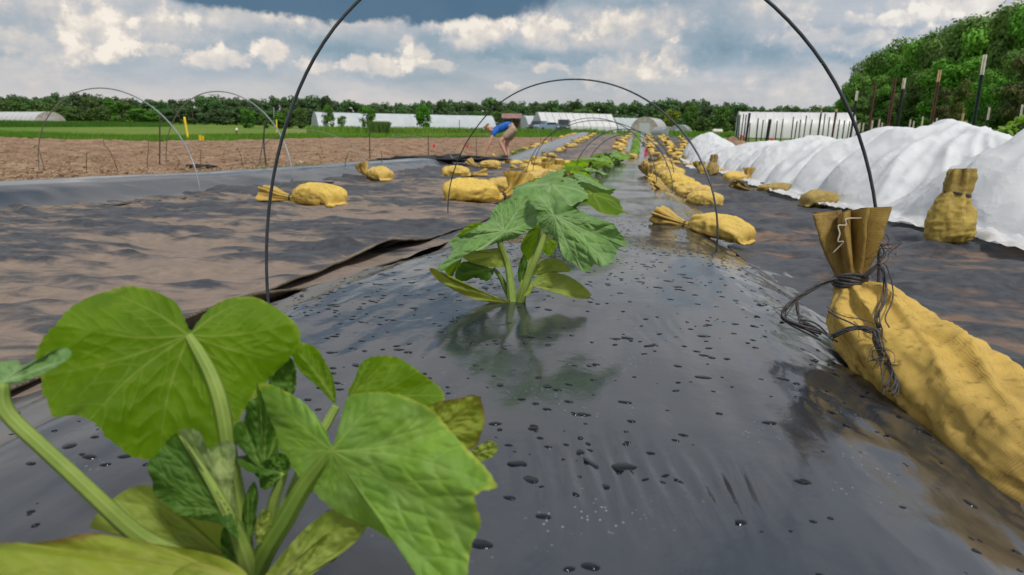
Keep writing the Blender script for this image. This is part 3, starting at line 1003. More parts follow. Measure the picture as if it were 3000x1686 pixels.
def vehicle(name, label, p, rz, col, h=1.55):
    t = thing(name, label, 'car', p, rz)
    paint = simple(name + '_paint', col, .3, 3, .1, spec=.6)
    pr = [(-2.1, .35), (-2.15, .75), (-1.9, .98), (-1.0, 1.02), (-.5, h), (.9, h), (1.6, 1.05), (2.1, 1.0), (2.15, .4), (2.0, .3), (-2.0, .3)]
    V = [];
    for y, k in ((-.86, 1), (-.80, 1.0), (.80, 1.0), (.86, 1)):
        for (a, b) in pr:
            ins = .14 * max(0, b - 1.0) * np.sign(y) if abs(y) > .82 else 0
            V.append((a, y - ins, b if abs(y) < .82 else b - .03))
    n = len(pr); F = []
    for r_ in range(3):
        for i in range(n):
            F.append((r_ * n + i, r_ * n + (i + 1) % n, (r_ + 1) * n + (i + 1) % n, (r_ + 1) * n + i))
    F += [tuple(range(n))[::-1], tuple(range(3 * n, 4 * n))]
    obj('body', V, F, paint, t, smooth=False)
    obj('windscreen', [(-.98, -.72, 1.05), (-.98, .72, 1.05), (-.56, .64, h - .04), (-.56, -.64, h - .04)] , [(0, 1, 2, 3)], M_GLASS, t, smooth=False).location.x = -.02
    for y in (-.868, .868):
        obj('side_window', [(-.75, y, 1.05), (1.3, y, 1.05), (.85, y * .97, h - .08), (-.45, y * .97, h - .08)], [(0, 1, 2, 3)], M_GLASS, t, smooth=False)
        for x_ in (-1.35, 1.35):
            a = np.linspace(0, 2 * math.pi, 17)[:-1]
            ring = lambda yy, r_: [(x_ + r_ * math.cos(q_), yy, .33 + r_ * math.sin(q_)) for q_ in a]
            V = ring(y * .80, .33) + ring(y * 1.02, .33) + ring(y * 1.02, .19)
            F = list(grid_faces(3, 16, True)) + [tuple(range(32, 48))]
            obj('wheel', V, F, M_TYRE, t, smooth=False)
    for y in (-.6, .6):
        v, f = box((-2.14, y, .74), (.05, .34, .16)); obj('headlight', v, f, M_CHROME, t, smooth=False)
    return t


vehicle('parked_car', 'dark parked car at the left corner of the ribbed white tunnel', loc(1578, 97), math.radians(60), (.05, .055, .065), 1.5)
vehicle('parked_car', 'pale blue parked car beside the dark car', loc(1602, 96), math.radians(35), (.22, .30, .40), 1.35)
vehicle('parked_truck', 'dark green high vehicle parked facing out before the ribbed tunnel', loc(1652, 97), math.radians(82), (.07, .10, .10), 1.75)
# white tank
p = loc(2103, 84)
t = thing('storage_tank', 'small white lying tank near the rounded green trees', 'tank', p)
a = np.linspace(0, 2 * math.pi, 17)[:-1]
xs = np.array([-.62, -.58, -.48, .48, .58, .62]); rr = np.array([.08, .24, .30, .30, .24, .08])
V = np.stack([np.stack([np.full(16, x_), r_ * np.cos(a), .42 + r_ * np.sin(a)], -1) for x_, r_ in zip(xs, rr)])
obj('tank_body', V, list(grid_faces(6, 16, True)) + [tuple(range(16)), tuple(range(80, 96))], simple('tank_white', (.68, .64, .58), .5, 2, .2), t)
for x_ in (-.4, .4):
    v, f = box((x_, 0, .08), (.12, .5, .2)); obj('foot', v, f, M_DKMET, t, smooth=False)

# ---- fence posts on the right
M_POST_G = simple('post_green', (.020, .040, .034), .6, 12, .4)
M_POST_R = simple('post_rust', (.115, .055, .04), .85, 14, .4)
M_POST_B = simple('post_black', (.03, .03, .032), .7, 14, .3)
M_TIP = simple('post_tip_paint', (.66, .62, .52), .6, 14, .25)
M_TIPO = simple('post_tip_rusty', (.58, .40, .22), .7, 14, .3)


def tpost_parts(t, h, r, mat, tip, tipmat):
    def tee(z0, z1, k=1.0):
        V = []; 
        for z in (z0, z1):
            for a, b in ((-1, .25), (-1, -.1), (-.2, -.1), (-.2, -1), (.2, -1), (.2, -.1), (1, -.1), (1, .25)):
                V.append((a * r * k, b * r * k, z))
        F = [(i, (i + 1) % 8, 8 + (i + 1) % 8, 8 + i) for i in range(8)] + [tuple(range(8))[::-1], tuple(range(8, 16))]
        return V, F
    v, f = tee(-.2, h - tip); obj('shaft', v, f, mat, t, smooth=False)
    if tip:
        v, f = tee(h - tip, h, 1.02); obj('painted_tip', v, f, tipmat, t, smooth=False)


def tpost(px, ytop, d, lean, mat, tip, tipmat, label, r=.03, group=None):
    p = loc(px, d)
    top = ZC + (hor_y(px) - ytop) / FPX * d
    t = thing('fence_post', label, 'post', p, group=group)
    t.rotation_euler = (0, lean, random.uniform(-.3, .3))
    tpost_parts(t, top - p[2], r, mat, tip, tipmat)
    return t


tpost(2849, 172, 9.8, .0, M_POST_G, .27, M_TIP, 'tallest dark green post with a white tip near the vines', .026)
tpost(2722, 214, 12.4, .02, M_POST_R, .20, M_TIPO, 'rust brown post with an orange white tip behind the second white hump')
tpost(2626, 236, 14.2, .01, M_POST_B, .21, M_TIP, 'dark grey post with a cream tip between two rusty posts')
tpost(2597, 233, 13.6, .02, M_POST_R, 0, M_TIP, 'tall all rust brown post with no painted tip')
tpost(2544, 249, 15.6, .01, M_POST_R, 0, M_TIP, 'thinner brown post with no tip, left of the tall rusty one', .026)
tpost(2492, 271, 17.2, .03, M_POST_B, .24, M_TIP, 'dark post with a cream tip at the right end of the white tunnel')
for px_, yt_, d_, m_, lb in [(2439, 322, 30, M_POST_R, 'rusty post with a rust tip behind the near wire hoop'), (2397, 326, 32, M_POST_B, 'dark post with a worn tip left of the near wire hoop')]:
    tpost(px_, yt_, d_, .04, m_, .12, M_TIPO, lb, .045)
tpost(2247, 350, 24, .06, M_POST_B, .03, M_FRAME, 'thick grey black post leaning before the big smooth white tunnel', .055)
tpost(2187, 333, 30, .05, M_POST_B, 0, M_TIP, 'double thick post near the left end of the smooth white tunnel', .05)
post0 = None
for px_, yt_ in [(2158, 340), (2165, 338), (2172, 336), (2181, 338), (2196, 362), (2218, 348), (2232, 352), (2274, 355), (2289, 350), (2320, 344), (2330, 356), (2342, 352),
                 (2356, 340), (2373, 352), (2411, 335), (2426, 345), (2455, 352), (2470, 354), (2484, 356)]:
    tpost(px_, yt_, random.uniform(34, 40), random.uniform(.0, .05), M_POST_B, 0, M_TIP, 'thin dark post in the row before the smooth white tunnel', .03, 'thin dark posts before the white tunnel')
for px_, yt_, d_ in [(2510, 364, 34), (2517, 361, 33), (2526, 362, 34), (2552, 355, 32), (2571, 351, 34), (2582, 361, 34), (2600, 343, 30), (2661, 352, 33), (2673, 356, 34), (2697, 344, 32),
                     (2738, 348, 33), (2772, 352, 33), (2729, 358, 35), (2824, 357, 30)]:
    tpost(px_, yt_, d_, random.uniform(-.02, .04), M_POST_B, .42, M_TIP, 'short post with a cream tip in the far row before the wood', .035, 'cream tipped posts in the far row')
tpost(2811, 334, 27, .02, M_POST_R, .5, M_TIPO, 'brown post with a long orange tip left of the tallest green post', .04)
tpost(2886, 318, 24, .01, M_POST_G, .42, M_TIP, 'dark post with a white tip just right of the tallest green post', .035)
tpost(2980, 310, 22, .01, M_POST_G, .36, M_TIP, 'white tipped post above the vine at the right edge', .035)

# ---- white fleece tunnel over the right bed
def mat_fleece():
    m, n = mk('white_fleece')
    tc = n.n('ShaderNodeTexCoord', out=3)
    f = n.noise(tc, 3.0, 6.0, .6); g = n.noise(tc, 60.0, 3.0, .6)
    c = n.mix(n.ss(f, .35, .7), (.68, .70, .725), (.78, .79, .80))
    low = n.n('ShaderNodeAttribute', out=2, props={'attribute_name': 'hem'})
    c = n.mix(n.m('MULTIPLY', low, n.lin(f, .35, .7, 0, .45)), c, (.42, .34, .26))
    cre = n.ridged(n.v('MULTIPLY', tc, (1.0, .8, 1.0)), 2.6, 5.0, .55)
    bp = n.n('ShaderNodeBump', Strength=.45, Distance=.020, Height=n.m('ADD', n.m('MULTIPLY', f, .4), n.m('ADD', cre, n.m('MULTIPLY', g, .05))))
    b = n.n('ShaderNodeBsdfPrincipled', Base_Color=c, Roughness=.7, Normal=bp)
    b.node.inputs['Specular IOR Level'].default_value = .25
    t = n.n('ShaderNodeBsdfTranslucent', Color=(.74, .77, .82, 1))
    fin(n, n.n('ShaderNodeMixShader', i0=.22, i1=b, i2=t))
    return m


M_FLEECE = mat_fleece()
HOOPS = np.array([.8, 2.0, 3.2, 4.5, 6.65, 7.65, 9.0, 10.3, 11.6, 13.0, 14.5, 16, 17.6, 19.2, 21, 23, 25.2, 27.4])
HH = np.array([.70, .70, .72, .74, .73, .69, .60, .64, .58, .57, .57, .57, .58, .60, .62, .66, .84, .95])


def cover_pts():
    s = np.concatenate([np.arange(.2, 14, .03), np.arange(14, 28.2, .10)])
    v = np.linspace(-1.22, 1.22, 140)
    Sg, Vg = np.meshgrid(s, v, indexing='ij')
    k = np.interp(s, HOOPS, np.arange(len(HOOPS))); fr = np.abs(k - np.round(k)) * 2     # 0 at hoops, 1 between
    hh = np.interp(s, HOOPS, HH)
    crest = hh * (1 - .31 * fr ** 1.15 * (1 + .15 * vn(s * 1.3, s * 0, 4)))
    frg = fr[:, None]
    a = np.clip(np.abs(Vg), 0, 1)
    shape_hoop = np.sqrt(np.clip(1 - a ** 2.1, 0, 1))
    shape_mid = (1 - a) ** .82
    shp = shape_hoop * (1 - frg) + shape_mid * frg
    shp = .78 * shp + .22 * (1 - a ** 1.4)
    z = crest[:, None] * shp
    # taut folds fan out from each hoop down to the ground; they have sharp crests
    kr = np.round(k); ds = (s - np.interp(kr, np.arange(len(HOOPS)), HOOPS))[:, None]
    reach = .26 + .95 * a
    env = a ** .7 * (1 - a ** 8)
    for q_, am, sd_ in ((5.2, .075, 13), (11.0, .046, 17)):
        ph = ds / reach * q_ + kr[:, None] * 1.7 + 1.6 * vn(Sg * .9, Vg * 1.5, sd_)
        z = z + am * env * (1 - 2 * np.abs(np.sin(ph)) ** .75) * (.45 + .55 * vn(kr[:, None] * 3.1 + np.sign(ds), Vg * 1.2, sd_ + 1))
    z = z + .030 * env * fbm(Sg * 2.2, Vg * 2.2, 19, 3)
    rr_ = fbm(Sg * 3.2 + .6 * Vg, Vg * 2.6 - Sg * .8, 23, 4)
    z = z + .020 * (1 - 2 * np.abs(rr_)) * (1 - a ** 4)
    skirt = np.clip(np.abs(Vg) - 1, 0, 1)
    z = np.where(np.abs(Vg) > 1, .012 + .03 * np.abs(fbm(Sg * 4, Vg * 12, 29, 3)), np.maximum(z, .012))
    tcen = np.interp(s, [0, 4, 7, 13, 26], [3.02, 2.95, 2.72, 2.55, 2.72])
    wd = .86 + .05 * vn(s * .6, s * 0, 33) + .05 * (1 - fr)
    end = sstep(s, 27.2, 28.2)
    t = tcen[:, None] + Vg * wd[:, None] + .03 * fbm(Sg * 1.5, Vg, 37, 2)
    z = z * (1 - end[:, None] * .97)
    # nearest part of the side hem lies further out on the path
    out = (1 - sstep(Sg, 2.2, 4.0)) * sstep(-Vg, .8, 1.2) * .12
    t = t - out
    x, y = xy_of(Sg, t)
    zz = ZC + ground_rel(Sg, t) + .02 + z
    hem_ = sstep(np.abs(Vg), .92, 1.1)
    return np.stack([x, y, zz], -1), grid_faces(len(s), len(v)), hem_


v, f, hm = cover_pts()
co = obj('row_cover', v, f, M_FLEECE, attrs={'hem': hm})
tag(co, 'long white fleece cover draped over hoops along the right bed', 'row cover')

# dirt heap beyond the cover, silt bags and weeds
p = gp(2150, 428)
xx = np.linspace(-1, 1, 40)
gxx, gyy = np.meshgrid(xx, xx, indexing='ij')
rr = np.sqrt(gxx ** 2 + gyy ** 2)
zz = .55 * np.clip(1 - rr, 0, 1) ** .9 * (1 + .25 * fbm(gxx * 3, gyy * 3, 3, 4))
hp = loc(2150, 30)
V = np.stack([hp[0] + gxx * 1.25, hp[1] + gyy * 1.6, hp[2] - .05 + zz], -1)
tag(obj('dirt_heap', V, grid_faces(40, 40), M_SOIL, base=hp), 'low heap of bare brown soil beyond the far white cover', 'soil heap')
# ------------------------------------------------------------------ sandbags
def mat_sack(name, col, dark, rand=.12, weave=1.0, scale=1.0, vary=True):
    m, n = mk(name)
    tc = n.n('ShaderNodeTexCoord', out=3)
    oi = n.n('ShaderNodeObjectInfo', out=None)
    big = n.noise(tc, 7.0 * scale, 5.0, .6)
    fine_ = n.noise(tc, 60.0 * scale, 5.0, .65)
    fib = n.noise(n.v('MULTIPLY', tc, (260.0, 60.0, 60.0)), 1.0, 4.0, .7)
    ca = n.n('ShaderNodeAttribute', out=2, props={'attribute_name': 'grime'})
    c = n.mix(n.ss(big, .30, .70), tuple(k * .80 for k in col), col)
    c = n.mix(n.m('MULTIPLY', n.ss(fine_, .53, .70), .60), c, dark)
    c = n.mix(n.m('MULTIPLY', n.ss(fib, .60, .74), .45 * weave), c, dark)
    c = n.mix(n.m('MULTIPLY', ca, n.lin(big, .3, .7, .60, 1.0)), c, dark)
    u1_ = n.n('ShaderNodeAttribute', out=2, props={'attribute_name': 'wu'})
    u2_ = n.n('ShaderNodeAttribute', out=2, props={'attribute_name': 'wv'})
    gap = n.m('MULTIPLY', n.ss(n.m('MAXIMUM', n.m('SINE', n.m('MULTIPLY', u1_, 2400.0)), n.m('SINE', n.m('MULTIPLY', u2_, 2400.0))), .55, -.6), n.ss(n.noise(tc, 16.0 * scale, 6.0, .65), .36, .62))
    c = n.mix(n.m('MULTIPLY', gap, .55 * weave), c, dark)
    w1_ = n.n('ShaderNodeCombineXYZ', i0=n.m('MULTIPLY', u1_, 70.0), i1=n.m('MULTIPLY', u2_, 620.0), i2=0.0)
    w2_ = n.n('ShaderNodeCombineXYZ', i0=n.m('MULTIPLY', u1_, 620.0), i1=n.m('MULTIPLY', u2_, 70.0), i2=4.0)
    fl = n.m('MAXIMUM', n.ss(n.noise(w1_, 1.0, 3.0, .6), .56, .70), n.ss(n.noise(w2_, 1.0, 3.0, .6), .58, .72))
    fl = n.m('MULTIPLY', fl, n.lin(big, .3, .7, 1.0, .35))
    c = n.mix(n.m('MULTIPLY', fl, .62 * weave), c, dark)
    if vary:
        r = oi.outputs['Random']
        c = n.n('ShaderNodeHueSaturation', i0=n.lin(r, 0, 1, .495, .503), i1=n.lin(r, 0, 1, .90, 1.03), i2=n.lin(r, 0, 1, 1 - rand, 1 + rand), i3=1.0, i4=c)
    # plain weave: two crossing sets of flat tapes
    uv1 = n.n('ShaderNodeAttribute', out=2, props={'attribute_name': 'wu'})
    uv2 = n.n('ShaderNodeAttribute', out=2, props={'attribute_name': 'wv'})
    wa = n.m('SINE', n.m('MULTIPLY', uv1, 2400.0)); wb = n.m('SINE', n.m('MULTIPLY', uv2, 2400.0))
    wv_ = n.m('MAXIMUM', wa, wb)
    hgt = n.m('ADD', n.m('MULTIPLY', wv_, .07 * weave), n.m('ADD', n.m('MULTIPLY', fine_, .5), n.m('MULTIPLY', fib, .25)))
    bp = n.n('ShaderNodeBump', Strength=.5, Distance=.004, Height=hgt)
    b = n.n('ShaderNodeBsdfPrincipled', Base_Color=c, Roughness=.62, Normal=bp)
    b.node.inputs['Specular IOR Level'].default_value = .3
    t = n.n('ShaderNodeBsdfTranslucent', Color=c)
    fin(n, n.n('ShaderNodeMixShader', i0=.10, i1=b, i2=t))
    return m


M_SACK = mat_sack('yellow_sackcloth', (.82, .57, .125), (.22, .135, .035))
M_SACKD = mat_sack('old_sackcloth', (.50, .36, .085), (.12, .075, .022), .15)
M_TIE = simple('black_twine', (.030, .028, .028), .7, 90, .5, (.085, .08, .08))


def loft(C, rw, rh, pleat, npl, nth=72, wr=.006, seed=0, flat=None, wseed=0, upv=(0, 0, 1), squash=1.0, grime=None, capend=True, asym=None, crs=.006):
    """C (n,3) centre line; rw/rh half width and height; pleat amplitude per ring"""
    C = np.asarray(C, float); n = len(C)
    T = np.gradient(C, axis=0); T /= np.linalg.norm(T, axis=1)[:, None]
    up = np.array(upv, float)
    Sd = np.cross(T, up); nn = np.linalg.norm(Sd, axis=1)
    for i in range(n):
        if nn[i] < .25:
            Sd[i] = Sd[i - 1] if i else np.cross(T[i], [1, 0, 0])
        else:
            Sd[i] /= nn[i]
            if i and np.dot(Sd[i], Sd[i - 1]) < 0: Sd[i] = -Sd[i]
    # smooth the frame
    for _ in range(3):
        Sd[1:-1] = (Sd[:-2] + Sd[1:-1] * 2 + Sd[2:]) / 4
    Sd -= T * np.sum(Sd * T, 1)[:, None]; Sd /= np.linalg.norm(Sd, axis=1)[:, None]
    Nn = np.cross(Sd, T)
    th = np.linspace(0, 2 * math.pi, nth, endpoint=False)
    u = np.linspace(0, 1, n)[:, None]
    ct, st = np.cos(th)[None], np.sin(th)[None]
    ph = 1.2 * vn(u * 3.0 + seed, u * 0, seed) + .9 * np.sin(th * 2 + seed)[None]
    pl = np.asarray(pleat)[:, None] * (.75 * np.cos(npl * th[None] + ph * 1.3) + .35 * np.cos((npl * 2 - 3) * th[None] + 2 * ph + seed))
    w1 = fbm(ct * 1.9 + u * 6 + seed * 3.1, st * 1.9 - u * 2 + seed, seed + 5, 4, .55)
    w2 = fbm(u * 26 + .8 * ct, ct * 2.2 + st * 1.5 + seed, seed + 9, 3, .5)
    rad = 1 + pl
    body = (1 - np.clip(np.asarray(pleat)[:, None] * 4, 0, 1) * .6)
    dr = wr * (1.3 * w1 + .7 * w2) * body
    L0 = np.concatenate([[0], np.cumsum(np.linalg.norm(np.diff(C, axis=0), axis=1))])[:, None]
    q1, q2 = ct * np.asarray(rw)[:, None], st * np.asarray(rh)[:, None]
    inner = sstep(np.asarray(rw)[:, None], .022, .05)
    dr = dr + crs * inner * (.9 * crease3(L0 * 5.5 + 0 * ct, q1 * 17, q2 * 17, seed + 60) + .45 * crease3(L0 * 24 + 0 * ct, q1 * 13, q2 * 13, seed + 70))
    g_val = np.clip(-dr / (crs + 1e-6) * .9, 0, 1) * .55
    X = (np.asarray(rw)[:, None] * rad + dr) * ct
    Y = (np.asarray(rh)[:, None] * rad + dr) * st
    if asym is not None:
        Y = Y * (1 + asym * st)
    V = C[:, None] + Sd[:, None] * X[..., None] + Nn[:, None] * Y[..., None]
    if flat is not None:
        V[..., 2] = np.where(V[..., 2] < flat, flat + (V[..., 2] - flat) * .12, V[..., 2])
    F = [list(f) for f in grid_faces(n, nth, True)]
    if capend:
        F.append(list(range(nth))[::-1])
    L = np.concatenate([[0], np.cumsum(np.linalg.norm(np.diff(C, axis=0), axis=1))])[:, None]
    wu = L + 0 * th[None]
    wv = (np.asarray(rw)[:, None].max() * th[None]) + 0 * u
    g = np.zeros((n, nth)) if grime is None else np.asarray(grime)[:, None] * np.ones((1, nth))
    g = np.clip(g + g_val + .8 * np.clip(-pl * 2.2, 0, 1), 0, 1)  # grime along the rings, plus darker tone in pleat and crease valleys
    return V.reshape(-1, 3), F, {'wu': wu.ravel(), 'wv': wv.ravel(), 'grime': g.ravel()}


def bag_lines(kind, n=64, seed=0):
    """body lies along +X from its sewn end to the tied neck"""
    r = np.random.default_rng(seed)
    u = np.linspace(0, 1, n)
    B = .66                                                  # part of the length before the tie
    ub = np.clip(u / B, 0, 1)
    fat = np.power(np.clip(np.sin(np.pi * np.clip(.03 + .97 * ub, 0, 1) ** .80), 0, 1), .52)
    rw = .022 + .066 * fat
    rh = .018 + .046 * fat
    neck = sstep(u, B - .16, B)
    rw = rw * (1 - neck) + .020 * neck; rh = rh * (1 - neck) + .018 * neck
    fr = sstep(u, B + .015, 1.0)
    rw = rw + (.024 if kind == 'sit' else .048) * fr; rh = rh + (.020 if kind == 'sit' else .024) * fr
    e_ = 1 - sstep(u, .0, .10)
    rw = rw * (1 - e_) + .064 * e_; rh = rh * (1 - e_ ** .7) + .007 * e_ ** .7
    pleat = .045 * sstep(u, .12, B) + .16 * sstep(u, B - .12, B) * (1 - fr) + .34 * fr
    x = -.24 + .48 * u
    z = rh * .92 + .004
    if kind == 'up':            # neck stands up from the body
        bend = sstep(u, B - .10, 1.0)
        ang = bend * 1.35
    elif kind == 'tilt':
        ang = sstep(u, B - .15, 1.0) * .7
    elif kind == 'sit':         # sack stands on its end, neck on top
        ang = np.full(n, 1.45)
    else:
        ang = sstep(u, B - .1, 1) * .12
    ds = .48 / (n - 1)
    if kind == 'sit':
        ds *= .72
    X = np.zeros(n); Z = np.zeros(n)
    for i in range(1, n):
        X[i] = X[i - 1] + ds * math.cos(ang[i]); Z[i] = Z[i - 1] + ds * math.sin(ang[i])
    if kind == 'sit':
        uu = [0, .04, .12, .30, .48, .58, .66, .74, .86, 1]
        rw = np.interp(u, uu, [.05, .088, .102, .104, .086, .066, .050, .052, .050, .042])
        rh = np.interp(u, uu, [.04, .068, .080, .082, .070, .054, .042, .042, .040, .034])
        pleat = .03 + .11 * sstep(u, .34, .66) + .16 * sstep(u, .68, .95)
        C = np.stack([X - X[int(n * .35)], .01 * np.sin(u * 5), Z], -1)
    else:
        zb = rh[:, ] * .92
        C = np.stack([X - .2, .03 * np.sin(u * 3.2 + seed), np.maximum(zb * (1 - sstep(u, B - .1, B)) + .028 * sstep(u, B - .1, B), .012) + Z], -1)
    return C, rw, rh, pleat, B


def make_bag(kind, seed, label, mat=None, group=None, n=64, nth=64):
    t = thing('sandbag', label, 'sandbag', group=group)
    C, rw, rh, pl, B = bag_lines(kind, n, seed)
    u = np.linspace(0, 1, n)
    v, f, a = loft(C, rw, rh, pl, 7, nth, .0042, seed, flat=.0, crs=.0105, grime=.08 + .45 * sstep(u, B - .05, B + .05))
    obj('sack', v, f, mat or M_SACK, t, attrs=a)
    i = int(B * n)
    T = C[i + 1] - C[i - 1]; T /= np.linalg.norm(T)
    s_ = np.cross(T, [0, 1, 0]); s_ /= np.linalg.norm(s_); b_ = np.cross(T, s_)
    th = np.linspace(0, 2 * math.pi * 2.2, 40)
    ring = C[i] + (s_ * np.cos(th)[:, None] * (rh[i] * 1.15) + b_ * np.sin(th)[:, None] * (rw[i] * 1.15)) + T * np.linspace(-.004, .004, 40)[:, None]
    tail = [C[i] + b_ * rw[i] * 1.1, C[i] + b_ * .05 + np.array([0, 0, .006]), C[i] + b_ * .09 - np.array([.02, 0, max(0, C[i][2] - .01) * .7]), C[i] + b_ * .11 - np.array([.05, 0, max(0, C[i][2] - .006)])]
    v, f = join([tube(ring, .0035, 6), tube(spline(tail, 14), np.linspace(.003, .0012, 14), 5)])
    obj('tie', v, f, M_TIE, t)
    return t


BAGP = {}
for k, (kd, sd, mt) in {'lie': ('lie', 3, M_SACK), 'lie2': ('lie', 8, M_SACK), 'tilt': ('tilt', 5, M_SACK), 'up': ('up', 9, M_SACK), 'sit': ('sit', 12, M_SACKD), 'tiltd': ('tilt', 15, M_SACKD), 'upd': ('up', 17, M_SACKD)}.items():
    BAGP[k] = make_bag(kd, sd, 'x', mt)
BAG_USED = set()


def bag(kind, p, rz, label, sc=1.0, group=None, dz=0.0, tilt=None):
    pr = BAGP[kind]
    p = np.array(p, float) + np.array([0, 0, dz])
    if kind not in BAG_USED:
        BAG_USED.add(kind)
        pr.location = tuple(p); pr.rotation_euler = (0, 0, rz); pr.scale = (sc if isinstance(sc, tuple) else (sc, sc, sc)); pr['label'] = label
        if group: pr['group'] = group
        o = pr
    else:
        o = dup(pr, p, rz, sc, label, group)
    if tilt: o.rotation_euler = (tilt[0], tilt[1], rz)
    return o


AX = math.pi / 2 - BETA            # world angle of the bed's direction
# right edge of the planted bed
pp = gp(2075, 690); bag('lie2', pp, math.radians(142), 'plump yellow sandbag with long pleated neck, second nearest on the right bed edge', (1.0, .9, .82), tilt=(0, -.10))
G_R = 'sandbags along the right edge of the planted bed'
for i, (px_, py_, k, a_, sc_) in enumerate([(2040, 604, 'lie', 148, 1.0), (1993, 566, 'tilt', 155, 1.05), (1962, 540, 'lie2', 140, 1.1), (1936, 522, 'upd', 160, 1.15), (1952, 508, 'lie', 120, 1.15),
                                            (1930, 494, 'tilt', 150, 1.15), (1945, 484, 'lie2', 130, 1.15), (1926, 474, 'tiltd', 150, 1.2), (1938, 466, 'up', 110, 1.2)]):
    nm = ['third', 'fourth', 'fifth', 'sixth', 'seventh', 'eighth', 'ninth', 'tenth', 'eleventh'][i]
    bag(k, gp(px_, py_), math.radians(a_), f'yellow sandbag, {nm} from the camera along the right edge of the planted bed', sc_, G_R)
for i, (px_, py_) in enumerate([(2012, 584), (1976, 552), (1950, 530), (1962, 516), (1938, 505), (1955, 494), (1934, 486), (1950, 476)]):
    bag(['tilt', 'lie2', 'up', 'lie', 'tilt', 'upd', 'lie', 'up'][i], gp(px_, py_), math.radians(random.uniform(120, 175)), 'yellow sandbag slumped between the others in the tight row right of the planted bed', 1.12, 'slumped sandbags filling the right row')
for i, (px_, py_) in enumerate([(1500, 566), (1590, 538), (1655, 516), (1572, 516), (1608, 528), (1720, 494), (1680, 504), (1745, 490), (1700, 486), (1765, 482)]):
    bag(['lie2', 'tilt', 'lie', 'up', 'tilt', 'lie2', 'up', 'lie', 'tilt', 'up'][i], gp(px_, py_), math.radians(random.uniform(0, 70)), 'yellow sandbag in the overlapping heap along the left edge of the planted bed', 1.25, 'heaped sandbags left of the planted bed')
s0 = 13.5
for i in range(9):
    bag(random.choice(['lie', 'tilt', 'lie2', 'up']), on(s0, .66 + .06 * random.uniform(-1, 1)), AX + random.uniform(-1, 1), 'small far yellow sandbag in the row climbing along the right bed edge', random.uniform(.95, 1.15), 'far sandbags on the right bed edge')
    s0 += random.uniform(.6, .9)
for s0 in np.arange(26, 51, 1.15):
    for t0, g, lb in ((.72, 'far sandbags right of the planted bed', 'tiny yellow sandbag on the far rise, right side of the planted bed'),
                      (-.72, 'far sandbags left of the planted bed', 'tiny yellow sandbag on the far rise, left side of the planted bed'),
                      (-3.1, 'far sandbags on the right side of the left bed', 'tiny yellow sandbag on the far right side of the left bed'),
                      (-4.55, 'far sandbags on the left side of the left bed', 'tiny yellow sandbag on the far left side of the left bed'),
                      (1.55, 'far sandbags by the white cover', 'tiny yellow sandbag beyond the end of the white cover')):
        if random.random() < (.85 if t0 > -1 else .7):
            bag(random.choice(['lie', 'tilt', 'lie2', 'up']), on(s0 + random.uniform(-.4, .4), t0 + random.uniform(-.15, .15), .0), random.uniform(0, 6.28), lb, random.uniform(1.0, 1.3), g)
# left edge of the planted bed
pp = gp(1408, 592); bag('up', pp, math.radians(18), 'big creased yellow sandbag touching the left side of the bed beside the second wire hoop', 1.55)
pp = gp(1545, 560); bag('tilt', pp, math.radians(38), 'yellow sandbag leaning right with a raised neck, behind the big creased one', 1.4)
pp = gp(1625, 518); bag('upd', pp, math.radians(75), 'darker yellow sandbag with loose twine standing among the left bed bags', 1.46)
bag('up', gp(1655, 508), math.radians(20), 'bright yellow sandbag with a standing neck just right of the twine bag', 1.52)
bag('lie', gp(1703, 500), math.radians(60), 'yellow sandbag with a dark frayed neck by the nearest group of plants', 1.52)
bag('up', gp(1612, 497), math.radians(110), 'small upright necked sandbag between two hoop legs', 1.22)
bag('lie2', gp(1535, 500), math.radians(155), 'thin slack yellow sandbag lying in the left path', .95)
bag('tilt', gp(1578, 483), math.radians(165), 'pale sandbag lying across the far end of the left path', 1.0)
G_L = 'sandbags along the left edge of the planted bed'
for i, (px_, py_) in enumerate([(1735, 488), (1755, 480), (1790, 466), (1770, 474), (1822, 458), (1845, 464), (1665, 494), (1690, 486), (1590, 492), (1640, 488)]):
    bag(['lie', 'tilt', 'up', 'lie2', 'tilt', 'lie'][i % 6], gp(px_, py_), random.uniform(0, 6.28), 'yellow sandbag above the plants on the left edge of the bed', 1.3, G_L)
# bags in the left path and on the left bed
bag('lie', gp(900, 600), math.radians(152), 'plump pale yellow sandbag lying alone in the left path', (1.6, 1.25, 1.3))
bag('up', gp(1098, 528), math.radians(140), 'yellow sandbag with a tall upright neck at the foot of the left bed', 1.35)
bag('lie2', gp(1350, 520), math.radians(8), 'slack yellow sandbag lying left of the big creased one', 1.3)
bag('tilt', gp(1425, 495), math.radians(160), 'rounded yellow sandbag with a twisted neck below the bending person', 1.3)
G_LB = 'sandbags strewn on the far left bed'
for i in range(26):
    s0 = random.uniform(14, 27); t0 = random.choice([-3.15, -3.3, -4.6, -3.0, -2.6]) + random.uniform(-.15, .15)
    bag(random.choice(['lie', 'tilt', 'lie2', 'up', 'tiltd']), on(s0, t0, 0), random.uniform(0, 6.28), 'small yellow sandbag strewn about the far left bed', random.uniform(.9, 1.15), G_LB)
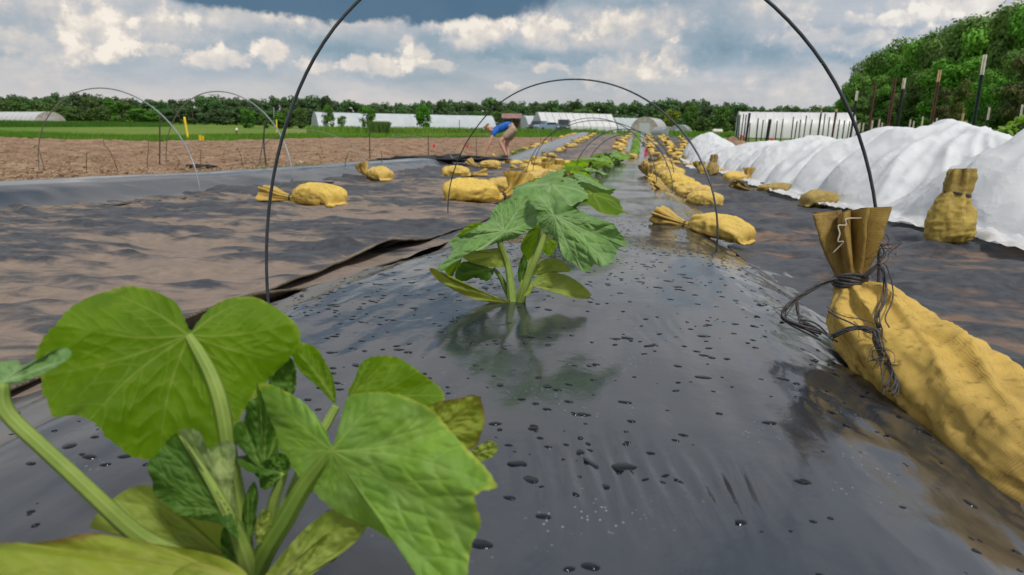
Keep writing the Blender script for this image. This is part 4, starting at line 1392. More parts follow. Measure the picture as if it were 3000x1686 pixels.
# bags weighing down the white cover
bag('sit', gp(2782, 716), math.radians(70), 'brownish sandbag standing upright against the white cover at the right', (1.0, 1.0, 1.08))
bag('upd', gp(2414, 606), math.radians(10), 'olive sandbag with its tied neck flopping right by the white cover', 1.15)
bag('tiltd', gp(2256, 568), math.radians(170), 'low flat olive sandbag with a small upright neck at the cover edge', (1.45, 1.15, .95))
bag('up', gp(2158, 535), math.radians(35), 'yellow triangular sandbag with two loose ears at the cover edge', 1.25)
bag('sit', gp(2088, 515), math.radians(100), 'rounded dark sandbag close beside a taller one at the cover edge', 1.0)
bag('upd', gp(2056, 508), math.radians(80), 'taller yellow sandbag left of the rounded dark one at the cover edge', 1.25)
bag('tilt', gp(2128, 508), math.radians(45), 'slim brown sandbag neck poking from the cover edge', .9)
bag('lie2', gp(2028, 489), math.radians(120), 'pale sandbag left of the tall one at the cover edge', 1.1)
bag('tiltd', gp(2010, 470), math.radians(100), 'brown sandbag at the bend of the white cover', 1.2)
bag('lie2', gp(1985, 481), math.radians(5), 'small flat yellow sandbag alone on the right path', .9)
bag('lie', gp(1952, 479), math.radians(15), 'small flat sandbag nearest the right bed edge on the right path', .8)
for i, (px_, py_) in enumerate([(1992, 446), (1999, 438), (1996, 430), (2002, 420), (1998, 412), (1994, 406)]):
    bag(['tilt', 'lie', 'up', 'lie2', 'tilt', 'up'][i], gp(px_, py_), random.uniform(0, 6), 'far yellow sandbag stacked along the far left edge of the white cover', 1.25, 'far sandbags at the end of the white cover')

# ---- the near sandbag, its neck tied up with frayed black twine
neckp = at(2490, 822, 1.10)
cl = [at(3130, 1500, .70), at(3060, 1425, .735), at(2965, 1318, .80), at(2855, 1208, .875), at(2745, 1118, .945), at(2645, 1040, 1.01),
      at(2568, 960, 1.06), at(2520, 890, 1.09), at(2496, 845, 1.10), neckp, at(2490, 800, 1.10), at(2489, 755, 1.10), at(2488, 700, 1.10), at(2488, 655, 1.10), at(2489, 618, 1.10)]
NB = 190
C = spline(cl, NB)
kk = np.linspace(0, 14, NB)
rw_ = np.interp(kk, range(15), [.018, .048, .064, .071, .073, .070, .060, .044, .026, .0205, .022, .027, .031, .033, .034])
rh_ = np.interp(kk, range(15), [.012, .042, .057, .065, .067, .064, .056, .044, .026, .0205, .021, .026, .030, .032, .034])
pl_ = np.interp(kk, range(15), [.02, .02, .02, .025, .035, .06, .10, .15, .15, .10, .20, .45, .60, .66, .68])
gr_ = np.interp(kk, range(15), [.7, .55, .35, .25, .15, .12, .12, .15, .3, .9, .95, .9, .85, .8, .75])
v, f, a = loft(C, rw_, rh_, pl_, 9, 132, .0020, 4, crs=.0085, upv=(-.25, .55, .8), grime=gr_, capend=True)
v3 = v.reshape(NB, 132, 3)
# ragged slanted mouth: left flap hangs lower than the right
topk = sstep(kk, 12.2, 14)[:, None]
xr = (v3 - C[:, None]) @ R_
v3 = v3 + np.array([0, 0, 1.0]) * (topk * (np.clip(xr, -.08, .08) * .16 + .006 * fbm(np.linspace(0, 9, 132)[None] + 0 * kk[:, None], 0 * kk[:, None], 3, 3)))[..., None]
# long diagonal slack folds running from the neck down the body
sfold = sstep(kk, 1, 4) * (1 - sstep(kk, 7.4, 8.6))
th = np.linspace(0, 2 * math.pi, 132, endpoint=False)
fold = 1.0 * np.sin(th[None] * 4 + kk[:, None] * .62 + 1.1 * vn(kk[:, None] * .35, th[None] * 0 + 3, 3)) + .6 * np.sin(th[None] * 7 + kk[:, None] * .9 + 1.2 * vn(kk[:, None] * .4, th[None] * 0, 6))
rip = (1 - sstep(kk, 2.5, 5.5))[:, None] * np.sin(kk[:, None] * 15 + 2.4 * vn(kk[:, None] * .7, np.cos(th)[None] * 2, 8))
dirn = v3 - C[:, None]
dirn = dirn / (np.linalg.norm(dirn, axis=2)[..., None] + 1e-9)
v3 = v3 + dirn * (.0080 * (1 - 1.7 * np.abs(fold / 1.6) ** .65) * sfold[:, None] + .0016 * rip * sstep(kk, .5, 1.5)[:, None])[..., None]
nbase = on(*st_of(*at(2700, 1120, .95)[:2]))
nb = thing('sandbag', 'nearest large yellow sandbag with pleated neck tied with black twine, lower right', 'sandbag', nbase)
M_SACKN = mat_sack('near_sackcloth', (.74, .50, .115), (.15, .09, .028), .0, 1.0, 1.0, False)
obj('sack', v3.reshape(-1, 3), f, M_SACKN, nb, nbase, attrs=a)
# the flap of loose cloth behind the tie
fl = []
for k in np.linspace(0, 1, 26):
    a_ = np.array([2545 + 165 * k, 838 + 92 * k ** 1.3]); b_ = np.array([2520 + 150 * k, 880 + 110 * k])
    dd = 1.11 - .055 * k
    r0_ = at(a_[0], a_[1] + 12 * math.sin(k * 9), dd + .03); r1_ = at(b_[0], b_[1], dd - .035)
    mid = (r0_ + r1_) / 2 + np.array([0, 0, .014])
    fl += [spline([r0_, mid, r1_], 7)]
flap = np.array(fl)
fk = np.linspace(0, 1, 26)[:, None]
obj('flap', flap, grid_faces(26, 7), M_SACKN, nb, nbase,
    attrs={'wu': (fk * .12 + np.zeros((1, 7))).ravel(), 'wv': (np.linspace(0, .06, 7)[None] + 0 * fk).ravel(), 'grime': np.full(26 * 7, .1)})
# twine
tw = []
rng = np.random.default_rng(5)


def strandset(pts, n, spread, r, frays=0, seed=0):
    rg = np.random.default_rng(seed)
    base = spline(pts, 40)
    for k in range(n):
        off = rg.normal(size=3) * spread
        ph = rg.uniform(0, 6.28)
        wob = np.stack([np.sin(np.linspace(0, 9, 40) + ph), np.cos(np.linspace(0, 11, 40) + ph), np.sin(np.linspace(0, 7, 40) + 2 * ph)], -1) * spread * .7
        env = np.linspace(.35, 1, 40)[:, None]
        tw.append(tube(base + (off + wob) * env, r * rg.uniform(.5, 1.1), 5))
    for k in range(frays):
        i = rg.integers(4, 39)
        d = rg.normal(size=3); d /= np.linalg.norm(d)
        L = rg.uniform(.012, .035)
        tw.append(tube(spline([base[i], base[i] + d * L * .5 + rg.normal(size=3) * .004, base[i] + d * L + np.array([0, 0, -.006])], 7), np.linspace(.0007, .0003, 7), 4))


ringc = neckp
for k in range(5):
    a0 = np.linspace(0, 6.5, 44)
    off = (k - 2) * .0032
    tw.append(tube(ringc + R_ * (np.cos(a0) * .0245)[:, None] - F_ * (np.sin(a0) * .0245)[:, None] + np.array([0, 0, 1]) * (off + .003 * np.sin(a0 * 2 + k))[:, None], .0030, 6))
strandset([at(2450, 818, 1.075), at(2390, 842, 1.08), at(2330, 880, 1.07), at(2295, 925, 1.06), at(2320, 950, 1.05), at(2400, 985, 1.05)], 5, .0045, .0019, 5, 1)
strandset([at(2330, 885, 1.07), at(2340, 935, 1.06), at(2375, 955, 1.055), at(2440, 1000, 1.05)], 3, .004, .0017, 3, 2)
strandset([at(2530, 812, 1.07), at(2575, 775, 1.06), at(2585, 800, 1.04), at(2590, 870, 1.02), at(2575, 930, .985), at(2570, 962, .975)], 4, .0045, .0019, 6, 3)
strandset([at(2575, 775, 1.06), at(2590, 740, 1.07), at(2600, 715, 1.08)], 4, .006, .0010, 8, 4)
strandset([at(2440, 985, 1.0), at(2490, 962, .985), at(2560, 962, .965), at(2575, 1000, .955), at(2600, 1060, .93), at(2610, 1100, .915), at(2600, 1145, .905)], 6, .0050, .0018, 12, 5)
strandset([at(2425, 905, 1.03), at(2480, 935, 1.0), at(2560, 960, .968)], 2, .0035, .0012, 3, 6)
strandset([at(2575, 1000, .95), at(2585, 1040, .935), at(2555, 1060, .94)], 4, .006, .0009, 8, 7)
v, f = join(tw)
obj('tie', v, f, M_TIE, nb, nbase)
# white chalky thread caught on the neck
thr = spline([at(2525, 640, 1.06), at(2480, 642, 1.055), at(2478, 660, 1.055), at(2456, 662, 1.055), at(2460, 685, 1.055), at(2455, 708, 1.055), at(2470, 710, 1.055), at(2440, 742, 1.065)], 50)
obj('thread', *tube(thr, .0012, 5), simple('pale_thread', (.45, .38, .28), .9, 60, .3), nb, nbase)

# ------------------------------------------------------------------ wire hoops
M_WIRE = simple('hoop_wire', (.075, .085, .095), .38, 30, .3, metal=.5, spec=.5)


M_WIREP = simple('pale_hoop_wire', (.26, .29, .31), .45, 30, .3, metal=.3, spec=.5)


def hoop(A, B, apex, label, r=.0032, n=60, pw=1.0, group=None, skew=0.0):
    """wire from foot A to foot B, its crown reaching the height 'apex' above the mean foot level"""
    A = np.array(A); B = np.array(B)
    c = (A + B) / 2; half = (B - A) / 2
    th = np.linspace(0, math.pi, n)
    cs_ = np.cos(th)
    P = c - half * (np.sign(cs_) * np.abs(cs_) ** pw)[:, None] + np.array([0, 0, 1.0]) * (apex * np.sin(th) ** .97)[:, None]
    hw = np.linalg.norm(half[:2])
    j = .010 * np.stack([vn(th * 1.5, th * 0, int(hw * 97) % 50), vn(th * 1.7, th * 0, 7 + int(apex * 91) % 50)], -1)
    P[:, :2] += j * np.sin(th)[:, None]
    P += R_ * (skew * np.sin(th) ** 2)[:, None]
    # legs run on into the soil
    P = np.vstack([A - np.array([0, 0, .06]), P, B - np.array([0, 0, .06])])
    v, f = tube(P, r, 8)
    return tag(obj('wire_hoop', v, f, M_WIREP if 'left bed' in label else M_WIRE, base=A), label, 'wire hoop', group)


hoop(at(787, 905, 1.20), at(2560, 967, 1.15), .615, 'nearest tall wire hoop, its crown cut off by the top of the frame', .0028, pw=.86, skew=-.03)
hoop(gp(1312, 632), gp(2100, 728), .705, 'second wire hoop arching over the planted bed beyond the large plant', .0036)
hoop(gp(1537, 544), gp(1970, 569), .70, 'third wire hoop over the planted bed, low crown among the treetops', .0038)
hoop(gp(1560, 520), gp(1924, 554), .74, 'fourth wire hoop over the planted bed just behind the third', .0042)
hoop(on(8.6, -.62), on(8.6, .62), .66, 'fifth wire hoop over the planted bed, thin and faint', .005)
hoop(on(10.8, -.62), on(10.8, .62), .62, 'sixth and farthest wire hoop over the planted bed', .006)
hoop(gp(116, 508), gp(586, 568), .955, 'leftmost wire hoop over the left bed', .0062)
hoop(gp(488, 486), gp(858, 528), 1.06, 'second wire hoop over the left bed, behind the dark stakes', .0075)
hoop(gp(760, 475), gp(1075, 503), .58, 'third wire hoop over the left bed, behind the tall near hoop', .0046)
hoop(gp(1085, 470), gp(1330, 488), .56, 'fourth wire hoop over the left bed, before the long tunnel', .005)
hoop(gp(1330, 455), gp(1500, 470), .62, 'fifth wire hoop over the left bed, right beside the bending person', .006)

# ------------------------------------------------------------------ stakes, flags, odds and ends
M_STAKE = simple('stake_brown', (.055, .040, .032), .7, 30, .5)
M_YEL = simple('yellow_paint', (.72, .52, .02), .5, 20, .2)
M_PINK = simple('pink_flag', (.85, .10, .14), .6, 20, .15)


def stake(px, py, ytop, r, mat, label, name='stake', lean=0.0, cat='stake', bend=0.0, top=None):
    p = gp(px, py); d = depth_of(p)
    tp = at(px + lean, ytop, d)
    mid = (p + tp) / 2 + R_ * bend
    pts = spline([p - np.array([0, 0, .1]), p, mid, tp], 14)
    if top is None:
        v, f = tube(pts, r, 8)
        return tag(obj(name, v, f, mat, base=p), label, cat)
    t = thing(name, label, cat, p)
    v, f = tube(pts, r, 8); obj('shaft', v, f, mat, t, p)
    q_ = pts[-1]; top_mat, tr, tl = top
    v, f = tube([q_ - np.array([0, 0, tl]), q_ - np.array([0, 0, tl * .5]), q_], [tr * .8, tr, tr * .7], 8); obj('cap', v, f, top_mat, t, p)
    return t


stake(468, 492, 338, .011, M_STAKE, 'tall brown metal stake standing behind the left bed')
stake(780, 488, 353, .013, M_POST_B, 'bent dark stake behind the left bed, left of the tall near hoop', lean=-4, bend=-.03)
stake(762, 480, 365, .006, M_WIRE, 'thin dark rod beside the bent dark stake', lean=14)
stake(1083, 470, 383, .012, M_STAKE, 'short brown stake at the edge of the soil, right of the upright necked bag')
stake(1255, 455, 395, .014, M_STAKE, 'short dark stake left of the two pink flags')
stake(1396, 462, 407, .011, M_STAKE, 'short dark stake just left of the bending person')
stake(552, 411, 344, .045, M_YEL, 'tall yellow stake leaning left at the edge of the grass', lean=-12, top=(M_YEL, .048, .3))
stake(811, 390, 352, .05, M_YEL, 'short yellow stake before the dark bushes', lean=-1)
stake(802, 376, 315, .05, M_FRAME, 'thin grey mast before the dark bushes')
stake(693, 400, 376, .04, simple('rust_standpipe', (.16, .07, .035), .8, 9, .4), 'short rusty standpipe with a white cap at the edge of the grass', name='standpipe', cat='standpipe', top=(simple('white_cap', (.75, .73, .68), .5, 9, .1), .07, .18))
stake(1346, 381, 352, .05, M_POST_B, 'thin dark post before the right part of the long white tunnel')
for i, (px_, py_, yt_) in enumerate([(1488, 438, 405), (1584, 418, 390), (1616, 415, 392)]):
    stake(px_, py_, yt_, .014, M_STAKE, ['thin stake right behind the bending person', 'thin far stake left of the faint pair of hoop legs', 'farthest thin stake at the edge of the far soil'][i])


def flag(px, py, ytop, mat, label, w_=.09, h_=.11):
    p = gp(px, py); d = depth_of(p); tp = at(px, ytop, d)
    t = thing('marker_flag', label, 'flag', p)
    v, f = tube([p - np.array([0, 0, .05]), tp], .0025, 5); obj('wire', v, f, M_WIRE, t, p)
    n = 7; V = []
    for i in range(n):
        k = i / (n - 1)
        for j in (0, .5, 1):
            V.append(tp + np.array([w_ * k, .03 * math.sin(k * 5) * (1 + j), -h_ * j - .03 * k]))
    obj('flag_sheet', V, grid_faces(n, 3), mat, t, p)


flag(1268, 446, 422, M_PINK, 'bright pink marker flag, left one of the pair on the soil')
flag(1366, 447, 424, M_PINK, 'bright pink marker flag nearest the bending person')
flag(582, 416, 396, M_YEL, 'small yellow marker flag at the grass edge', .2, .26)
flag(1888, 450, 436, M_PINK, 'pink marker flag among the far plants', .16, .16)
flag(2168, 412, 396, M_PINK, 'red pink flag left of the row of thin dark posts', .22, .2)
flag(2256, 415, 404, M_PINK, 'red pink flag under the leaning thick post', .22, .2)

# pale rock by the left bed, dark crumpled fabric on the soil edge and in the left bed


def lump_obj(name, p, sx, sy, sz, mat, label, cat, seed, amp=.3, rz=0):
    n, k = 22, 28
    u = np.linspace(0, math.pi, n)[:, None]; a = np.linspace(0, 2 * math.pi, k, endpoint=False)[None]
    X, Y, Z = np.sin(u) * np.cos(a), np.sin(u) * np.sin(a), np.cos(u) + 0 * a
    r = 1 + amp * fbm(X * 1.7 + seed, Y * 1.7 + Z * 1.3, seed, 4, .6)
    x_, y_ = X * r * sx, Y * r * sy
    V = np.stack([x_ * math.cos(rz) - y_ * math.sin(rz), x_ * math.sin(rz) + y_ * math.cos(rz), np.maximum(Z * r, -.3) * sz], -1) + p
    return tag(obj(name, V, grid_faces(n, k, True), mat, base=p), label, cat)


lump_obj('rock', gp(880, 484) + np.array([0, 0, .02]), .07, .05, .045, simple('pale_rock', (.62, .54, .42), .9, 20, .3), 'small pale rock behind the left bed', 'rock', 4)
M_CRUMP = simple('crumpled_black_film', (.016, .016, .018), .45, 9, .5, bump=.6, bscale=25)
lump_obj('black_film_heap', gp(1300, 470), 1.15, .4, .11, M_CRUMP, 'long heap of crumpled black film on the soil below the pink flags', 'film heap', 6, .45, .1)
lump_obj('black_film_heap', gp(592, 492), .30, .10, .055, M_CRUMP, 'dark folded black film edge behind the left bed, left part', 'film heap', 9, .4, .1)
# ------------------------------------------------------------------ squash plants
def mat_leaf(name, base, dark, vein, trans=.35, tcol=None, rough=.5, bloom=None, rim=None, rimpow=0.0, sheen=0.0, nscale=1.0):
    m, n = mk(name)
    tc = n.n('ShaderNodeTexCoord', out=3)
    ve = n.n('ShaderNodeAttribute', out=2, props={'attribute_name': 'vein'})
    rho = n.n('ShaderNodeAttribute', out=2, props={'attribute_name': 'rho'})
    big = n.noise(tc, 26.0 * nscale, 4.0, .55)
    fine_ = n.noise(tc, 170.0 * nscale, 5.0, .65)
    vor = n.n('ShaderNodeTexVoronoi', out=0, props={'feature': 'DISTANCE_TO_EDGE'}, Vector=n.v('ADD', tc, n.v('SCALE', n.noise(tc, 60.0, 3.0, .5, out=1))), Scale=120.0 * nscale)
    net = n.ss(vor, .10, .0)
    c = n.mix(n.ss(big, .3, .7), dark, base)
    c = n.mix(n.m('MULTIPLY', net, .22), c, vein)
    c = n.mix(n.m('MULTIPLY', n.ss(fine_, .55, .8), .25), c, dark)
    if bloom:
        c = n.mix(n.m('MULTIPLY', n.ss(n.noise(tc, 45.0 * nscale, 5.0, .6), .42, .70), .50), c, bloom)
    c = n.mix(n.m('MULTIPLY', ve, .75), c, vein)
    if rim:
        c = n.mix(n.ss(n.m('ADD', rho, n.m('MULTIPLY', n.m('SUBTRACT', n.noise(tc, 40.0, 4.0, .6), .5), .35)), rimpow, 1.02), c, rim)
    hgt = n.m('ADD', n.m('MULTIPLY', fine_, .35), n.m('SUBTRACT', n.m('MULTIPLY', big, .6), n.m('MULTIPLY', net, .35)))
    bp = n.n('ShaderNodeBump', Strength=.30, Distance=.0035, Height=hgt)
    b = n.n('ShaderNodeBsdfPrincipled', Base_Color=c, Roughness=rough, Normal=bp)
    b.node.inputs['Specular IOR Level'].default_value = .35
    b.node.inputs['Sheen Weight'].default_value = sheen
    b.node.inputs['Sheen Roughness'].default_value = .4
    tcx = n.mix(.75, c, tcol or (.25, .42, .02))
    tcx = n.mix(n.m('MULTIPLY', ve, .35), tcx, (.32, .42, .08))
    t = n.n('ShaderNodeBsdfTranslucent', Color=tcx, Normal=bp)
    fin(n, n.n('ShaderNodeMixShader', i0=trans, i1=b, i2=t))
    return m


L_UNDER = mat_leaf('leaf_underside', (.185, .335, .010), (.11, .235, .006), (.42, .52, .10), .62, (.32, .55, .004), .6, rim=(.34, .44, .05), rimpow=.97)
L_TOP = mat_leaf('leaf_upper', (.215, .385, .040), (.115, .25, .022), (.34, .48, .10), .32, (.30, .50, .03), .50, (.26, .40, .12), rim=(.36, .46, .05), rimpow=.96)
L_DARK = mat_leaf('leaf_dark', (.070, .165, .014), (.040, .110, .010), (.17, .28, .05), .30, (.14, .30, .01), .5)  # darker green blade colour, for young and small leaves
L_BLOOM = mat_leaf('leaf_silvery', (.155, .305, .068), (.075, .18, .038), (.30, .42, .18), .22, (.20, .36, .04), .55, (.25, .39, .16), sheen=.12)
L_COT = mat_leaf('seed_leaf', (.30, .38, .055), (.20, .30, .035), (.40, .45, .12), .40, (.40, .46, .04), .5, (.36, .42, .10))
L_COTY = mat_leaf('seed_leaf_yellowing', (.30, .37, .035), (.20, .29, .022), (.42, .42, .10), .40, (.45, .42, .03), .5, rim=(.20, .11, .035), rimpow=.90)
L_PALE = mat_leaf('leaf_pale_folded', (.30, .38, .12), (.17, .28, .06), (.36, .44, .16), .30, (.30, .42, .08), .55, (.40, .46, .24), sheen=.2)
L_STEM = mat_leaf('leaf_stalk', (.30, .40, .075), (.19, .29, .045), (.36, .44, .14), .18, (.35, .45, .05), .45)
L_VINE = mat_leaf('vine_leaf', (.17, .36, .02), (.10, .24, .015), (.3, .42, .08), .40, (.30, .50, .02), .5)
L_STEMD = mat_leaf('leaf_stalk_dark', (.17, .27, .03), (.10, .18, .02), (.24, .33, .06), .15, (.25, .35, .03), .45)


def resample(cont, n):
    P = np.asarray(cont, float)
    Q = spline(np.vstack([P, P[:1]]), 1400)
    L = np.concatenate([[0], np.cumsum(np.linalg.norm(np.diff(Q, axis=0), axis=1))])
    s = np.linspace(0, L[-1], n, endpoint=False)
    return np.stack([np.interp(s, L, Q[:, 0]), np.interp(s, L, Q[:, 1])], -1), L[-1]


def seg_dist(P, A, B):
    AB = B - A; t = np.clip(((P - A) @ AB) / (AB @ AB + 1e-9), 0, 1)
    return np.linalg.norm(P - (A + t[:, None] * AB), axis=1), t


def traced_leaf(cont, attach, d0, gx, gy, mat, parent, base, label=None, serr=5.0, nv=7, bulge=.0, wave=.0, quilt=.0018, vw=4.0, fold=None, nang=260, nr=38,
                seed=1, veindirs=None, name='leaf', droop=0.0):
    """a blade whose outline and junction come from the photo; it stands at depth d0 in a tilted,
    cupped and quilted sheet of its own"""
    c, per = resample(cont, nang)
    ctr = c.mean(0)
    tang = np.roll(c, -1, 0) - np.roll(c, 1, 0); nrm = np.stack([tang[:, 1], -tang[:, 0]], -1); nrm /= np.linalg.norm(nrm, axis=1)[:, None] + 1e-9
    if np.mean(np.sum(nrm * (c - ctr), 1)) < 0: nrm = -nrm
    u = np.arange(nang) / nang * per
    tooth = (np.abs(((u / (serr * 5.2)) + .35 * vn(u / 60, u * 0, seed)) % 1 - .5) * 2) ** 1.4
    c = c + nrm * (serr * (tooth - .5) * (.6 + .5 * vn(u / 90, u * 0, seed + 3)))[:, None]
    A = np.array(attach, float)
    rho = np.linspace(0, 1, nr) ** .85
    P = A + (c[None] - A) * rho[:, None, None]
    flat = P.reshape(-1, 2)
    rad = np.linalg.norm(c - A, axis=1)
    size = rad.max()
    # main veins run from the junction to the margin's lobes
    if veindirs is None:
        w_ = rad ** 1.0; cum = np.cumsum(w_) / w_.sum()
        idx = [int(np.searchsorted(cum, (k + .5) / nv)) % nang for k in range(nv)]
        tips = [A + (c[i] - A) * .93 for i in idx]
    else:
        tips = [np.array(p, float) for p in veindirs]
    dist = np.full(len(flat), 1e9); secd = np.full(len(flat), 1e9); vw_eff = np.zeros(len(flat))
    rg = np.random.default_rng(seed)
    vein = np.zeros(len(flat))
    for tp in tips:
        dv = tp - A; L = np.linalg.norm(dv); dv /= L; pv = np.array([-dv[1], dv[0]])
        curve = rg.uniform(-.06, .06) * L
        pts = [A + dv * L * k + pv * curve * math.sin(k * math.pi) for k in np.linspace(0, 1, 7)]
        for i in range(6):
            d, t = seg_dist(flat, pts[i], pts[i + 1])
            ww = vw * (1.15 - (i + t) / 6 * .8)
            vein = np.maximum(vein, np.exp(-(d / ww) ** 2) * (1 - .25 * (i + t) / 6))
            dist = np.minimum(dist, d)
        for k in np.arange(.20, .92, .20):
            for sgn in (-1, 1):
                kk_ = k + rg.uniform(-.04, .04)
                a0_ = A + dv * L * kk_ + pv * curve * math.sin(kk_ * math.pi)
                ang = sgn * rg.uniform(.62, .85)
                d2 = dv * math.cos(ang) + pv * math.sin(ang)
                l2 = min(L * .34, size * .30) * (1.15 - .55 * k)
                mid = a0_ + d2 * l2 * .55; end = a0_ + d2 * l2 + dv * l2 * .16
                for q0_, q1_ in ((a0_, mid), (mid, end)):
                    d, t = seg_dist(flat, q0_, q1_)
                    vein = np.maximum(vein, .45 * np.exp(-(d / (vw * .52)) ** 2))
                    secd = np.minimum(secd, d)
    R = np.repeat(rho, nang)
    rel = (flat - A) / size
    q_ = (1 - np.exp(-dist / (size * .05))) * (1 - np.exp(-secd / (size * .035)))
    th = np.tile(np.arange(nang) / nang * 2 * math.pi, nr)
    dd = d0 * (1 + gx * (flat[:, 0] - A[0]) / 1000 + gy * (flat[:, 1] - A[1]) / 1000)
    dd = dd + bulge * (R ** 2) - quilt * q_ + wave * R ** 2 * np.sin(th * 5 + seed) + .35 * wave * R * fbm(rel[:, 0] * 2.5 + seed, rel[:, 1] * 2.5, seed, 3)
    dd = dd - .0014 * fbm(rel[:, 0] * 8, rel[:, 1] * 8, seed + 2, 3)
    if fold is not None:            # (point, direction, amount): crease line with the sides bent back
        (fp, fd, am) = fold
        fd = np.array(fd, float); fd /= np.linalg.norm(fd); pn = np.array([-fd[1], fd[0]])
        dd = dd + am * np.abs((flat - np.array(fp)) @ pn) / 1000
    V = at(flat[:, 0], flat[:, 1], dd)
    if droop: V[:, 2] -= droop * R ** 3
    F = list(grid_faces(nr, nang, True))
    o = obj(name, V, F, mat, parent, base, attrs={'vein': vein, 'rho': R})
    if label: o['label'] = label
    return o


def stalk(pts, rads, mat, parent, base, ridges=7, name='stalk', seg=28, n=40):
    """pts: (px,py,depth) list; ribbed tapering leaf stalk"""
    P = spline([at(*p) for p in pts], n)
    r = np.interp(np.linspace(0, 1, n), np.linspace(0, 1, len(rads)), rads)
    v, f = tube(P, r, seg)
    v = v.reshape(n, seg, 3)
    th = np.linspace(0, 2 * math.pi, seg, endpoint=False)
    rib = 1 + .075 * np.cos(th * ridges)
    v = P[:, None] + (v - P[:, None]) * rib[None, :, None]
    ve = np.clip(np.cos(th * ridges), 0, 1)[None] * np.ones((n, 1)) * .5
    return obj(name, v.reshape(-1, 3), f, mat, parent, base, attrs={'vein': ve.ravel(), 'rho': np.full(n * seg, .3)})


# ---- the foreground plant
b1 = gp(735, 1700)
D1 = depth_of(b1)
pl1 = thing('squash_plant', 'large young squash plant closest to the camera at lower left', 'squash plant', b1)
kw = dict(parent=pl1, base=b1)
# big leaf seen from below
traced_leaf([(551, 962), (544, 942), (518, 890), (476, 864), (430, 846), (373, 838), (321, 851), (259, 872), (217, 895), (186, 921), (165, 950), (135, 978),
             (106, 1030), (104, 1060), (120, 1092), (122, 1144), (142, 1185), (155, 1221), (207, 1218), (238, 1222), (285, 1247), (311, 1283), (342, 1304), (373, 1333),
             (404, 1343), (450, 1352), (520, 1355), (600, 1330), (678, 1262), (726, 1190), (766, 1138), (803, 1097), (849, 1050), (880, 1000), (875, 962), (860, 942), (829, 916),
             (797, 895), (756, 874), (715, 869), (663, 877), (621, 900), (585, 937), (566, 966)],
            (553, 985), .452, .03, -.06, L_UNDER, **kw, label='big leaf seen from below, yellow green', serr=6, vw=3.4, bulge=.010, wave=.011, quilt=-.004, nang=480, nr=84,
            veindirs=[(470, 1325), (260, 1235), (140, 1100), (190, 950), (350, 868), (690, 1225), (820, 1060), (840, 950), (700, 890)], seed=4)
stalk([(730, 1705, D1), (716, 1600, .452), (700, 1480, .449), (672, 1330, .446), (650, 1196, .445), (621, 1105, .446), (585, 1035, .448), (553, 984, .451)],
      [.0062, .0055, .0050, .0048, .0047, .0044, .0038, .0026], L_STEM, pl1, b1)
# big leaf at the right
traced_leaf([(965, 1300), (961, 1274), (932, 1227), (897, 1186), (856, 1157), (804, 1131), (763, 1125), (748, 1151), (754, 1192), (780, 1227), (798, 1274), (827, 1332), (862, 1379),
             (903, 1425), (943, 1466), (990, 1501), (1048, 1530), (1107, 1559), (1165, 1600), (1200, 1646), (1223, 1690), (1275, 1725), (1345, 1715), (1369, 1686), (1374, 1641), (1386, 1588),
             (1409, 1536), (1398, 1489), (1392, 1454), (1421, 1437), (1456, 1428), (1433, 1384), (1398, 1344), (1357, 1303), (1310, 1250), (1270, 1204), (1211, 1172), (1153, 1154),
             (1095, 1149), (1037, 1157), (1013, 1175), (1008, 1221), (992, 1256), (982, 1300)],
            (973, 1320), .418, -.34, -.10, L_TOP, **kw, label='big leaf seen from above, hanging to the right', serr=6, vw=2.8, wave=.007, quilt=.0034, nang=480, nr=84, bulge=.012,
            veindirs=[(1300, 1690), (1120, 1550), (950, 1440), (850, 1310), (790, 1160), (1400, 1560), (1430, 1420), (1300, 1260), (1120, 1170)], seed=9)
stalk([(742, 1700, D1), (785, 1606, .440), (842, 1513, .432), (893, 1425, .428), (945, 1355, .424), (973, 1322, .421)], [.0068, .0062, .0058, .0052, .0042, .0028], L_STEMD, pl1, b1)
# back leaf right, its stalk and the yellowing seed leaf
traced_leaf([(1022, 1140), (1048, 1099), (1054, 1070), (1077, 1050), (1124, 1042), (1171, 1050), (1211, 1076), (1258, 1111), (1293, 1140), (1302, 1169), (1275, 1190), (1200, 1215), (1100, 1215), (1030, 1190)],
            (1020, 1180), .505, .05, .05, L_UNDER, **kw, serr=4.5, vw=3.6, wave=.005, quilt=-.002, veindirs=[(1290, 1160), (1230, 1085), (1150, 1050), (1080, 1060), (1200, 1200)], seed=12)
traced_leaf([(1246, 1204), (1275, 1181), (1334, 1169), (1398, 1160), (1415, 1192), (1421, 1233), (1409, 1274), (1392, 1309), (1340, 1320), (1270, 1290)], (1262, 1275), .492, .05, .1, L_COTY, **kw,
            label='yellowing seed leaf with a scorched brown edge', serr=1.5, vw=3, wave=.003, nv=4, seed=14, nang=180, nr=26)
traced_leaf([(1380, 1318), (1400, 1308), (1427, 1291), (1450, 1297), (1459, 1314), (1444, 1338), (1415, 1352), (1385, 1350)], (1385, 1335), .484, .05, .1, L_COT, **kw, serr=.5, vw=2.5, nv=3, seed=15, nang=110, nr=16)
